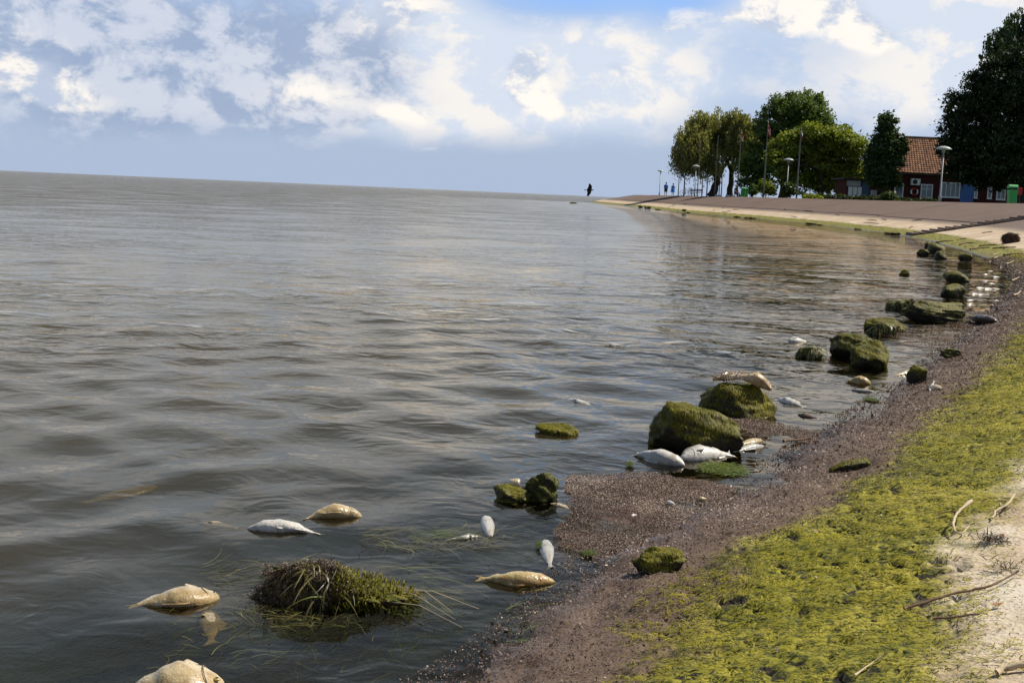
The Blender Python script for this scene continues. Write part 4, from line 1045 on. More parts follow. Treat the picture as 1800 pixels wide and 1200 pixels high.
# ------------------------------------------------------------------ rocks
def ico(sub):
    import bmesh
    bm = bmesh.new(); bmesh.ops.create_icosphere(bm, subdivisions=sub, radius=1)
    v = np.array([q.co[:] for q in bm.verts]); f = np.array([[l.index for l in q.verts] for q in bm.faces]); bm.free(); return v, f
ICO5 = ico(5); ICO4 = ico(4); ICO3 = ico(3)
def rock(name, label, px0, px1, pyt, pyb, seed, depth=0.8, rz=0.0, box=2.6, tilt=(0, 0), nz=0.10, moss='moss', nblade=2500, blade=0.035, cat='rock', sub=ICO5, group=None, taper=0.0, on_land=False, sink=0.35, slope=0.0, hk=1.0, facets=13):
    a = hit((px0+px1)/2, pyb); D_ = math.hypot(a[0], a[1], H-a[2]); k_ = D_/F
    w = (px1-px0)*k_; h = (pyb-pyt)*k_*hk
    dep = w*depth; view = a[:2]/np.linalg.norm(a[:2])
    c = np.array([*(a[:2]+view*dep*0.42), a[2]])
    v, f = sub; v = v.copy(); rs = np.random.RandomState(seed)
    p = np.sum(np.abs(v)**box, 1)**(-1/box); v = v*p[:, None]
    off = rs.rand(3)*20
    for _ in range(facets):
        q = rs.normal(size=3); q[2] = q[2]*0.8+0.1; q /= np.linalg.norm(q); e = v @ q-rs.uniform(0.62, 0.92)*np.max(v @ q)
        v = v-np.clip(e, 0, None)[:, None]*q*0.93
    v *= (1+nz*0.7*fbm3(v*1.1+off, 2)+nz*0.42*fbm3(v*3.1+off, 3)+nz*0.22*fbm3(v*9+off, 3))[:, None]
    v[:, :2] *= (1-taper*np.clip(v[:, 2], -0.2, 1))[:, None]
    v = v/np.abs(v).max(0)
    v[:, 2] *= 1-slope*(v[:, 0]*0.5+0.5)*(v[:, 2] > 0)
    hz_ = h/(1-sink/2)/1.0
    v *= np.array([w/2, dep/2, hz_*0.62])
    R_ = np.array((Matrix.Rotation(rz, 3, 'Z') @ Matrix.Rotation(tilt[0], 3, 'X') @ Matrix.Rotation(tilt[1], 3, 'Y')))
    v = v @ R_.T
    top = v[:, 2].max(); v[:, 2] += h*0.98-top      # top h above the waterline or ground
    root = empty(name, c); tag(root, label, cat, group)
    ro = mesh_np('stone', v, f, M['rock'] if moss != 'root' else M['twig'], root)
    me = ro.data; nrm = np.empty(len(v)*3); me.vertices.foreach_get('normal', nrm); nrm = nrm.reshape(-1, 3)
    if nblade:
        ok = np.where((v[:, 2] > 0.002) & (nrm[:, 2] > -0.35))[0]
        i = rs.choice(ok, nblade)
        P = v[i]+rs.normal(size=(nblade, 3))*w*0.006; Nn = nrm[i]
        g = np.tile([0, 0, -1.0], (nblade, 1)); d = g-Nn*np.sum(g*Nn, 1)[:, None]+rs.normal(size=(nblade, 3))*0.22
        d -= Nn*np.sum(d*Nn, 1)[:, None]*0.93
        d /= np.linalg.norm(d, axis=1)[:, None]
        q = fbm3(P*9/w*0.25+off, 3)
        val = np.clip(0.42+0.30*Nn[:, 2]+0.8*q+rs.normal(size=nblade)*0.15, 0, 1)
        keep = (q+0.30*Nn[:, 2]+0.06*rs.normal(size=nblade)) > 0.06
        keep[:5] = True; P, d, Nn, val = P[keep], d[keep], Nn[keep], val[keep]; n = len(P)
        V, F_, vv = ribbons(P, d, Nn, rs.uniform(0.18, 0.55, n)*blade, rs.uniform(0.04, 0.08, n)*blade+0.0006, 2, rs.uniform(0.0, 0.04, n)*blade, val, rs)
        mo = mesh_np('moss', V, F_, M[moss], root, attrs={'v': vv}); mo['kind'] = 'stuff'
    return root, c, w, h
# near rocks
rock('mossy_rock', 'big blocky moss covered rock in the water behind the floating white fish', 1143, 1312, 708, 796, 3, 0.7, 0.22, 4.5, (0.06, 0.05), 0.16, 'moss', 12000, 0.034, taper=0.16, slope=0.42, hk=0.9, group='mossy rocks in the water')
rA = rock('mossy_rock', 'rounded mossy rock with a fish carcass on top, right behind the big rock', 1226, 1366, 678, 738, 9, 0.8, -0.1, 2.3, (0, 0.08), 0.2, 'moss', 6000, 0.034, taper=0.25, group='mossy rocks in the water')
rock('mossy_rock', 'shiny wet green rock rising from dark water left of the debris raft', 918, 986, 834, 884, 14, 0.9, 0.5, 2.2, (0.1, 0.35), 0.3, 'moss_dark', 2600, 0.022, group='mossy rocks in the water')
rock('mossy_rock', 'low wet olive rock carrying a yellowish fish head', 858, 940, 862, 888, 15, 1.0, 0.2, 2.1, (0, 0), 0.3, 'moss', 2600, 0.022, group='mossy rocks in the water')
rock('mossy_rock', 'almost submerged green rock out in the water between white fish and big rock', 938, 1018, 750, 766, 16, 1.0, 0.1, 2.1, (0, 0), 0.3, 'moss', 2400, 0.03, taper=0.2, group='mossy rocks in the water')
rock('mossy_rock', 'rear one of two touching dark mossy boulders', 1457, 1560, 590, 630, 21, 0.8, 0.1, 2.5, (0, 0.1), 0.2, 'moss_dark', 4000, 0.045, taper=0.1, group='mossy rocks in the water')
rock('mossy_rock', 'front one of two touching dark mossy boulders', 1492, 1571, 602, 646, 22, 0.85, 0.0, 2.3, (0, 0), 0.2, 'moss', 3600, 0.04, taper=0.1, group='mossy rocks in the water')
rock('mossy_rock', 'long mossy boulder farthest right in the row near the muddy cove', 1582, 1700, 532, 566, 23, 0.6, 0.1, 2.4, (0, 0.05), 0.25, 'moss', 4200, 0.05, taper=0.15, group='mossy rocks in the water')
rock('mossy_rock', 'low flat mossy boulder left of the long one', 1514, 1592, 560, 582, 24, 0.7, 0.1, 2.4, (0, 0), 0.2, 'moss', 2600, 0.045, group='mossy rocks in the water')
for i, (a, b, c_, d_, lb_) in enumerate(((1655, 1700, 478, 496, 'small green tuft covered stone beyond the long boulder'), (1648, 1700, 500, 522, 'greenish stone just beyond the long boulder'),
      (1580, 1604, 474, 484, 'lone small green stone out in the far cove'), (1622, 1640, 424, 436, 'small dark stone at the foot of the steps'), (1626, 1668, 428, 446, 'jagged dark stones below the concrete steps'),
      (1640, 1668, 440, 456, 'dark weedy stone near the middle of the far cove shore'), (1612, 1634, 438, 450, 'outermost dark stone off the foot of the steps'), (1684, 1712, 446, 458, 'pale flat stone at the edge of the far cove'))):
    rock('shore_stone', lb_, a, b, c_, d_, 40+i, 0.8, 0.3*i, 2.2, (0, 0), 0.3, 'moss_dark' if i != 2 else 'moss', 700, 0.06, 'stone', ICO3, 'stones in the far cove')
for i, (x, w_, h_) in enumerate(((1008, 15, 3), (1125, 9, 7), (1138, 12, 6), (1158, 14, 3), (1203, 10, 4), (1211, 8, 3), (1296, 12, 3), (1322, 26, 3), (1425, 22, 4), (1441, 10, 3), (1508, 16, 5), (1560, 14, 5), (1574, 22, 6))):
    y_ = np.interp(x, [1000, 1030, 1170, 1280, 1400, 1500, 1600], [352.5, 354, 370, 380, 391, 402, 416])
    rock('shore_stone', 'small dark weedy stone on the waterline of the far embankment', x-w_*.6, x+w_*.6, y_-h_*(.45+.4*((i*7)%5)/5), y_+0.5, 60+i, 0.8, 0.4*i, 2.2, (0, 0), 0.6, 'moss', 300, 0.16, 'stone', ICO3, 'stones along the far waterline')
# mossy chunks on the debris
rock('mossy_log', 'short moss covered log lying on the debris with a dark shadow', 1450, 1534, 806, 828, 31, 0.26, 0.25, 5.0, (0.2, -0.22), 0.12, 'moss', 2600, 0.02, 'log', facets=6)
rock('mossy_log', 'dark slanted stump at the water edge by the cove mouth', 1592, 1632, 644, 672, 32, 0.45, -0.6, 3.0, (0, -0.25), 0.2, 'moss', 1600, 0.025, 'log')
rock('mossy_clod', 'mossy clod on the brown debris bank in the foreground', 1112, 1212, 968, 1008, 33, 0.5, 0.25, 2.2, (0, -0.2), 0.35, 'moss', 3200, 0.016, 'clod')
rock('mossy_clod', 'small dark mossy stick end half buried above the far muddy cove', 1652, 1695, 614, 628, 34, 0.4, 0.1, 2.4, (0, 0), 0.3, 'moss_dark', 700, 0.03, 'clod')
rock('root_tangle', 'brown tangle of roots washed up on the pale embankment', 1762, 1798, 410, 427, 35, 0.8, 0.1, 2.0, (0, 0), 0.5, 'root', 1500, 0.30, 'root tangle', ICO4)

# ------------------------------------------------------------------ weed heap in the foreground
def weed_heap():
    root, c, w, h = rock('weed_heap', 'large heap of brown water weed and green algae over a rock in the foreground', 402, 736, 976, 1080, 51, 0.45, -0.12, 2.0, (0, 0.10), 1.15, 'moss', 0, 0.03, 'weed heap', taper=0.25, slope=0.55, hk=0.66, facets=5)
    ro = [q for q in C.objects if q.parent == root and q.name.startswith('stone')][0]
    n_ = len(ro.data.vertices); v = np.empty(n_*3); ro.data.vertices.foreach_get('co', v); v = v.reshape(-1, 3)
    nm = np.empty(n_*3); ro.data.vertices.foreach_get('normal', nm); nm = nm.reshape(-1, 3); rs = np.random.RandomState(77)
    ok = np.where(v[:, 2] > -0.004)[0]
    left = v[:, 0] < w*0.05+0.03*fbm(v[:, 1]*20, v[:, 2]*20, 2)
    L = ok[left[ok]]; Rr = ok[~left[ok]]
    # debris grains over the left part and the ridge
    i = rs.choice(np.concatenate([L, L, Rr[v[Rr, 2] > h*0.45]]), 30000)
    P = v[i]+nm[i]*(rs.uniform(0, 0.006, len(i))+0.022*np.clip(fbm3(v[i]*22, 2)+0.05, 0, 1))[:, None]+rs.normal(size=(len(i), 3))*0.004
    val = np.clip(0.55+0.25*rs.normal(size=len(i)), 0, 1)
    V, F_, vv = flakes(P, rs.uniform(0.0012, 0.0032, len(i)), val, rs, 1.2)
    tag(mesh_np('weed_debris', V, F_, M['muck'], root, False, {'v': vv}), kind='stuff')
    def hang(idx, n, ln, wd, m_, nm_, vlo, vhi, seg=4, out=0.35):
        i = rs.choice(idx, n); P = v[i]+nm[i]*0.004; g = np.tile([0, 0, -1.0], (n, 1))
        d = g-nm[i]*np.sum(g*nm[i], 1)[:, None]*0.97+rs.normal(size=(n, 3))*0.3
        d -= nm[i]*np.sum(d*nm[i], 1)[:, None]*0.93; d += nm[i]*out*0.25*rs.rand(n)[:, None]
        d /= np.linalg.norm(d, axis=1)[:, None]
        V, F_, vv = ribbons(P, d, nm[i], rs.uniform(*ln, n), rs.uniform(*wd, n), seg, rs.uniform(0.0, 0.02, n), rs.uniform(vlo, vhi, n), rs, rs.normal(size=n)*0.4)
        tag(mesh_np(nm_, V, F_, m_, root, True, {'v': vv}), kind='stuff')
    hang(L, 1800, (0.02, 0.07), (0.0008, 0.0024), M['weed'], 'weed_strands', 0.0, 0.5)
    hang(L, 160, (0.05, 0.13), (0.0025, 0.006), M['weed'], 'weed_blades', 0.35, 1.0, 5, 0.2)
    hang(ok[(v[ok, 2] > h*0.3)], 18, (0.03, 0.055), (0.008, 0.014), M['weed_green'], 'green_leaves', 0.0, 1.0, 4, 0.4)
    hang(Rr, 11000, (0.003, 0.009), (0.0009, 0.002), M['moss'], 'green_algae', 0.2, 1.0, 2, 0.1)
    # long reeds trailing away to the right
    mb = MB()
    for k in range(5):
        a = np.array([w*rs.uniform(0.25, 0.42), rs.uniform(-.05, .05), h*rs.uniform(0.15, 0.4)]); b = np.array([w*rs.uniform(0.55, 0.85), rs.uniform(-.16, .04), 0.003])
        mid = (a+b)/2+np.array([0, 0, 0.02]); mb.tube([a, mid, b], [0.0013, 0.0011, 0.0006], 5)
    mb.build('reed_stalks', M['straw'], root)
weed_heap()
# smaller weed clumps
def weed_clump(px0, px1, pyt, pyb, seed, label, n=700):
    root, c, w, h = rock('weed_clump', label, px0, px1, pyt, pyb, seed, 0.7, 0.0, 2.0, (0, 0), 0.5, 'weed', n, 0.12*(px1-px0)/60, 'weed clump', ICO4)
weed_clump(1394, 1450, 611, 630, 52, 'tangled brown weed clump left of the two dark boulders', 1500)
weed_clump(1520, 1580, 568, 590, 53, 'brown weed tangle hanging in front of the flat boulder', 1200)
weed_clump(1555, 1615, 524, 546, 54, 'brown weed clump behind the flat boulder beside the long one', 1200)
# floating weed strands
def strands(px0, px1, py0, py1, n, seed, label, ln=(0.05, 0.22), th=(-0.5, 0.5), m_='weed', z=0.004, wd=(0.0012, 0.003)):
    rs = np.random.RandomState(seed); P = np.array([G(rs.uniform(px0, px1), rs.uniform(py0, py1)) for _ in range(n)]); P[:, 2] = z
    a = rs.uniform(*th, n); d = np.stack([np.cos(a), np.sin(a), rs.normal(size=n)*0.01], 1)
    V, F_, vv = ribbons(P, d, np.tile([0, 0, 1.0], (n, 1)), rs.uniform(*ln, n), rs.uniform(*wd, n), 6, rs.uniform(0.0, 0.006, n), rs.rand(n), rs, rs.normal(size=n)*0.5)
    o = mesh_np('floating_weed', V, F_, M[m_], attrs={'v': vv}); tag(o, kind='stuff'); o['label'] = label
strands(630, 860, 928, 968, 200, 1, 'floating brown weed strands between yellowish fish and white blob', (0.03, 0.13), (-0.8, 1.0))
strands(700, 830, 935, 955, 26, 2, 'green weed blades floating between the fish', (0.04, 0.10), (-0.3, 0.3), 'weed_green', 0.006, (0.003, 0.007))
strands(240, 480, 1060, 1190, 90, 3, 'thin weed strands drifting left of the weed heap', (0.03, 0.11), (-0.4, 1.6), z=0.003, wd=(0.0008, 0.002))
strands(410, 620, 1050, 1105, 260, 14, 'loose brown weed floating at the foot of the weed heap', (0.02, 0.09), (-1.0, 3.5), wd=(0.0008, 0.0022))
strands(680, 790, 1030, 1085, 90, 16, 'loose green weed floating off the right end of the heap', (0.02, 0.08), (-1.0, 0.6), 'weed_green', wd=(0.0008, 0.0018))
strands(560, 760, 985, 1060, 40, 4, 'weed strands drifting behind the heap')
strands(350, 470, 985, 1030, 60, 6, 'weed strands between the big cream fish and the heap', (0.05, 0.14), (-0.2, 0.9))
strands(850, 1010, 900, 1000, 50, 7, 'thin weed threads around the small white fish', (0.04, 0.12), (-1.2, 1.2), z=0.005, wd=(0.001, 0.002))
strands(880, 1010, 1040, 1190, 60, 8, 'green weed threads along the debris bank', (0.04, 0.12), (-0.2, 1.0), 'weed_green', 0.004)
strands(300, 900, 1000, 1200, 500, 9, 'dark weeds lying on the lake bed in the foreground', (0.03, 0.12), (-0.8, 2.2), 'weed', -0.03, (0.001, 0.003))
# floating bright green algae scraps
def algae_scrap(px, py, wpx, hpx, seed, label):
    c = G(px, py, 0.006); k_ = np.linalg.norm(c)/F; rx = wpx*k_/2; ry = hpx*k_/2/max(0.12, H/np.linalg.norm(c)); rs = np.random.RandomState(seed)
    n = 1500; q = rs.normal(size=(n, 2))*0.42; q = q[np.hypot(*q.T) < 1]; n = len(q)
    P = np.c_[c[0]+q[:, 0]*rx, c[1]+q[:, 1]*ry, np.full(n, 0.004)+rs.uniform(0, .006, n)]
    a = rs.normal(size=n)*0.6; d = np.stack([np.cos(a), np.sin(a), np.zeros(n)], 1)
    V, F_, vv = ribbons(P, d, np.tile([0, 0, 1.0], (n, 1)), rs.uniform(.1, .4, n)*rx, rs.uniform(.03, .07, n)*rx, 3, rs.uniform(0, .004, n), rs.rand(n), rs, rs.normal(size=n)*.4)
    o = mesh_np('algae_scrap', V, F_, M['weed_green'], attrs={'v': vv}); tag(o, label, 'algae')
algae_scrap(1268, 824, 92, 26, 1, 'bright green algae sheet floating in front of the cream fish')
algae_scrap(1106, 815, 18, 8, 2, 'small bright green algae flake left of the bloated white fish')
algae_scrap(951, 958, 26, 14, 3, 'bright green algae tuft at the head of the small white fish')
algae_scrap(1530, 702, 30, 7, 4, 'green algae flake near the round orange white fish')
algae_scrap(1033, 972, 30, 10, 5, 'green algae flake at the edge of the debris raft')

# ------------------------------------------------------------------ dead fish
PU = np.array([0, .03, .09, .18, .30, .42, .55, .68, .78, .85, .90, .95, 1.0])
PA = np.array([.03, .30, .58, .84, .99, 1.0, .88, .62, .40, .27, .30, .52, .72])
PB = np.array([.03, .30, .56, .80, .95, 1.0, .84, .56, .32, .18, .08, .035, .02])
def fish(name, label, head, tail, style, girth=0.30, fat=0.7, roll=0.25, bend=0.0, lift=0.35, arch=0.0, z=None, group='dead fish floating near the shore', parts=True, tailk=1.0, trunc=1.0, land=False, pitch=0.0, tpx=None):
    """head and tail in photo pixels; lies on its side, belly swollen"""
    if land: a, b = hit(*head), hit(*tail)
    else: a, b = G(*head, 0.0), G(*tail, 0.0)
    L = np.linalg.norm(b-a); ax = (b-a)/L; lat = np.cross([0, 0, 1.0], ax); lat /= np.linalg.norm(lat); up = np.cross(ax, lat)
    ha = L*girth/2 if tpx is None else tpx*np.linalg.norm((a+b)/2-np.array([0, 0, H]))/F/2
    hb = ha*fat
    rs = np.random.RandomState(abs(hash(label)) % 9999 if False else sum(map(ord, label)))
    nseg = 34; nr = 18; us = np.linspace(0, trunc, nseg)
    A = np.interp(us, PU, PA)*ha; B = np.interp(us, PU, PB)*hb
    fin = us > 0.87; A[fin] = A[fin]*tailk
    V = []; dv = []
    cr_, sr_ = math.cos(roll), math.sin(roll)
    mid = (a+b)/2
    for u, A_, B_ in zip(us, A, B):
        c = a+ax*(u*L)+lat*(bend*L*math.sin(math.pi*u))+up*(arch*L*math.sin(math.pi*u)+hb*(1.7*lift-1)-(pitch*L*u))-mid
        for j in range(nr):
            q = 2*math.pi*j/nr; x, y = A_*math.cos(q), B_*math.sin(q)
            if u > 0.9: 
                # forked tail
                c2 = c-ax*(0.07*L*(1-abs(math.cos(q)))*(u-0.9)/0.1)
            else: c2 = c
            V.append(c2+lat*(x*cr_-y*sr_)+up*(x*sr_+y*cr_)); dv.append(math.cos(q))
    f = []
    for i in range(nseg-1):
        for j in range(nr): f.append((i*nr+j, i*nr+(j+1) % nr, (i+1)*nr+(j+1) % nr, (i+1)*nr+j))
    tri = [tuple(range(nr-1, -1, -1)), tuple((nseg-1)*nr+j for j in range(nr))]
    V = np.array(V); V += (0.16*hb)*fbm3(V/ha*1.3+rs.rand(3)*9, 3)[:, None]*(np.array(up)+0.4*np.array(lat))
    # fins: dorsal on one side, anal and pelvic on the other, joined into the same skin
    def add_fin(u0, u1, side, hgt, sweep):
        n0 = len(V_l); us_ = np.linspace(u0, u1, 6)
        for t, u in enumerate(us_):
            A_ = np.interp(u, PU, PA)*ha*0.93; c = a+ax*(u*L)+lat*(bend*L*math.sin(math.pi*u))+up*(arch*L*math.sin(math.pi*u)+hb*(1.7*lift-1)-(pitch*L*u))-mid
            e = lat*cr_+up*sr_; hh = hgt*L*(1-0.6*t/5)*(0.35 if t == 0 else 1)
            r0 = c+e*side*A_; r1 = c+e*side*(A_+hh)+ax*(sweep*hh)
            V_l.append(r0+up*0.003); V_l.append(r1); V_l.append(r0-up*0.003); dvl.extend([side*0.9]*3)
            if t: 
                p = n0+3*(t-1); F_l.extend([(p, p+1, p+4, p+3), (p+1, p+2, p+5, p+4)])
    V_l = list(V); dvl = list(dv); F_l = list(f)
    if trunc > 0.8 and parts:
        add_fin(0.36, 0.64, 1, 0.085, 0.7); add_fin(0.64, 0.78, -1, 0.075, 0.7); add_fin(0.40, 0.48, -1, 0.08, 1.0)
    o = empty(name, mid if z is None else (mid[0], mid[1], mid[2]+z)); tag(o, label, 'fish', group)
    me = bpy.data.meshes.new('body'); me.from_pydata([tuple(q) for q in V_l], [], F_l+tri); me.update()
    me.polygons.foreach_set('use_smooth', np.ones(len(me.polygons), bool))
    at = me.attributes.new('dv', 'FLOAT', 'POINT'); at.data.foreach_set('value', np.array(dvl, dtype=np.float32))
    me.materials.append(FM[style]); bo = link(bpy.data.objects.new('body', me), o)
    if parts and L > 0.09:
        u = 0.085; A_, B_ = np.interp(u, PU, PA)*ha, np.interp(u, PU, PB)*hb
        q = math.radians(62); c = a+ax*(u*L)+lat*(bend*L*math.sin(math.pi*u))+up*(arch*L*math.sin(math.pi*u)+hb*(1.7*lift-1))-mid
        e = c+lat*(A_*math.cos(q)*cr_-B_*math.sin(q)*sr_)+up*(A_*math.cos(q)*sr_+B_*math.sin(q)*cr_)
        r_ = ha*0.11
        ring_ = MB().lathe(e-np.array([0, 0, r_*0.3]), [(r_, 0), (r_*0.85, r_*0.35), (r_*0.5, r_*0.5)], 10).build('eye', M['eye_ring'], o, True)
        MB().lathe(e+np.array([0, 0, r_*0.12]), [(r_*0.5, 0), (r_*0.4, r_*0.2), (r_*0.1, r_*0.28)], 8).build('pupil', M['eye'], ring_, True)
        pts = []
        for q in np.linspace(-0.9, 0.9, 9):
            u = 0.205-0.035*(q/0.9)**2; A_, B_ = np.interp(u, PU, PA)*ha, np.interp(u, PU, PB)*hb
            c = a+ax*(u*L)+lat*(bend*L*math.sin(math.pi*u))+up*(arch*L*math.sin(math.pi*u)+hb*(1.7*lift-1))-mid
            qq = math.pi/2+q; pts.append(c+lat*(A_*math.cos(qq)*cr_-B_*math.sin(qq)*sr_)+up*(A_*math.cos(qq)*sr_+B_*math.sin(qq)*cr_))
        MB().tube(pts, [ha*0.018]*9, 6).build('gill_edge', FM['brown'], o, True)
        # pectoral fin and gill cover line as a raised flap
        u = 0.24; c = a+ax*(u*L)+lat*(bend*L*math.sin(math.pi*u))+up*(arch*L*math.sin(math.pi*u)+hb*(1.7*lift-1))-mid
        B_ = np.interp(u, PU, PB)*hb; e0 = c+up*(B_*0.93*cr_)-lat*(ha*0.25+B_*sr_*0.9)
        v_ = [e0, e0+ax*L*0.10-lat*ha*0.30+up*0.004, e0+ax*L*0.13-lat*ha*0.08+up*0.006, e0+ax*L*0.09+lat*ha*0.10+up*0.004]
        mm = bpy.data.meshes.new('pectoral_fin'); mm.from_pydata([tuple(q) for q in v_], [], [(0, 1, 2, 3)]); mm.update(); mm.materials.append(FM[style])
        pf = link(bpy.data.objects.new('pectoral_fin', mm), o); md = pf.modifiers.new('t', 'SOLIDIFY'); md.thickness = 0.002
        at = mm.attributes.new('dv', 'FLOAT', 'POINT')
    return o
fish('dead_fish', 'slim white fish, left of the pair floating above the weed heap', (434, 930), (568, 940), 'white', 0.30, 0.75, -0.2, 0.05, 0.62, 0.04)
fish('dead_fish', 'plump yellowish fish, right of the pair floating above the weed heap', (637, 908), (528, 914), 'cream', 0.38, 0.8, 0.3, -0.10, 0.62, 0.05)
fish('dead_fish', 'big cream fish half under water left of the weed heap', (388, 1046), (218, 1062), 'cream', 0.50, 0.60, 0.2, 0.05, 0.46, 0.03)
fish('dead_fish', 'small pale fish under water pointing tail down below the big cream fish', (364, 1066), (372, 1124), 'pale', 0.36, 0.6, 0.1, 0.0, 0.22, tpx=40)
fish('dead_fish', 'huge bloated cream fish cut off by the bottom edge of the picture', (398, 1212), (190, 1222), 'cream', 0.62, 0.80, 0.1, 0.06, 0.62, 0.02)
fish('dead_fish', 'yellow fish with orange fins and red mouth next to the debris bank', (976, 1024), (832, 1018), 'yellow', 0.25, 0.8, -0.2, 0.07, 0.66, 0.03)
fish('dead_fish', 'small white fish floating belly up with its tail toward the viewer', (957, 950), (968, 1000), 'white', 0.30, 0.85, 0.4, 0.0, 0.62, parts=False, tpx=25)
fish('dead_fish', 'short torn white fish remnant tangled in weed strands', (853, 908), (864, 952), 'white', 0.30, 0.9, 0.2, 0.0, 0.62, parts=False, trunc=0.84, tpx=24)
fish('dead_fish', 'thin whitish fish left of the torn remnant', (842, 942), (782, 948), 'white', 0.17, 0.9, 0.2, 0.05, 0.62)
fish('dead_fish', 'bloated white fish in front of the big mossy rock', (1203, 820), (1112, 799), 'white', 0.30, 0.9, -0.3, 0.03, 0.68, 0.03)
fish('dead_fish', 'cream white fish right in front of the big rock beside the green algae sheet', (1196, 808), (1290, 800), 'white', 0.33, 0.9, 0.35, 0.03, 0.66, 0.02)
fish('dead_fish', 'slim white fish, front one of the two right of the big rock', (1342, 784), (1282, 796), 'white', 0.17, 0.9, 0.2, 0.0, 0.62)
fish('dead_fish', 'brownish fish, rear one of the two right of the big rock', (1340, 773), (1290, 784), 'cream', 0.20, 0.8, 0.2, 0.0, 0.55)
fish('dead_fish', 'white fish floating alone left of the big rock in open water', (998, 702), (1050, 718), 'white', 0.18, 0.8, 0.2, 0.0, 0.55)
fish('dead_fish', 'thin white sliver of a fish far out on the open water', (1058, 606), (1108, 609), 'white', 0.11, 0.8, 0.2, 0.04, 0.62)
fish('dead_fish', 'white fish with raised tail right of the carcass rock', (1368, 702), (1416, 717), 'white', 0.24, 0.8, 0.2, 0.0, 0.62)
fish('dead_fish', 'small brown fish with white tail floating off the debris', (1402, 729), (1440, 736), 'brown', 0.30, 0.8, 0.2, 0.0, 0.62)
fish('dead_fish', 'round white and orange bloated fish near the stump', (1531, 675), (1484, 671), 'yellow', 0.55, 0.9, -0.2, 0.0, 0.62, 0.05, tpx=22)
fish('dead_fish', 'slim white fish just in front of the round orange one', (1538, 690), (1486, 684), 'white', 0.20, 0.9, 0.2, 0.03, 0.62)
fish('dead_fish', 'tiny white fish chip at the foot of the carcass rock', (1329, 731), (1348, 735), 'white', 0.55, 0.8, 0.2, 0.0, 0.66, parts=False)
fish('dead_fish', 'pale fish with raised fin left of the dark boulders', (1386, 600), (1418, 599), 'white', 0.45, 0.8, 0.2, 0.0, 0.6)
fish('dead_fish', 'tiny pale fish far left of the dark boulders', (1326, 594), (1348, 597), 'white', 0.30, 0.8, 0.2, 0.0, 0.55, parts=False)
fish('dead_fish', 'brown tinted fish beside the shiny wet rock', (966, 886), (1008, 897), 'cream', 0.26, 0.8, 0.2, 0.04, 0.6)
fish('dead_fish', 'pinkish slim fish touching the dark stump', (1612, 655), (1572, 660), 'cream', 0.22, 0.8, 0.2, 0.0, 0.62)
fish('dead_fish', 'pale ghostly fish deep under the surface at the left', (276, 844), (138, 874), 'pale', 0.30, 0.35, 0.05, 0.02, 0.40, z=-0.014, parts=False)
fish('dead_fish', 'faint sunken fish left of the white fish', (348, 916), (420, 924), 'pale', 0.30, 0.5, 0.1, 0.02, 0.26)
fish('dead_fish', 'grey dark fish stranded on the brown debris by the far boulders', (1750, 568), (1698, 562), 'brown', 0.20, 0.6, 0.2, 0.0, 0.85, land=True)
fish('dead_fish', 'white fish chip lying on the algae bank, upright one of two', (1634, 688), (1642, 673), 'white', 0.30, tpx=6, fat=0.8, roll=0.3, lift=0.9, land=True, parts=False)
# 0.8, 0.3, 0.0, 0.9, land=True, parts=False)
fish('dead_fish', 'flat pinkish fish chip beside the upright white one', (1634, 686), (1658, 686), 'cream', 0.28, 0.7, 0.3, 0.0, 0.9, land=True, parts=False)
fish('dead_fish', 'small pale fish chip left of the two chips by the stump', (1604, 673), (1618, 671), 'white', 0.35, 0.7, 0.3, 0.0, 0.9, land=True, parts=False)
fish('dead_fish', 'tiny white chip on the brown debris slope', (1606, 721), (1618, 719), 'white', 0.35, 0.7, 0.3, 0.0, 0.9, land=True, parts=False)
fish('dead_fish', 'tiny white fish on the debris raft', (1172, 888), (1188, 895), 'white', 0.32, 0.7, 0.3, 0.0, 0.85, z=0.012, parts=False)
fish('dead_fish', 'small orange brown fish lump on the debris raft', (1228, 883), (1242, 882), 'yellow', 0.5, 0.9, 0.3, 0.0, 0.8, z=0.010, parts=False)
fish('dead_fish', 'tiny pale fin sticking up from the debris raft', (1109, 914), (1119, 911), 'white', 0.35, 0.7, 0.9, 0.0, 0.8, z=0.012, parts=False)
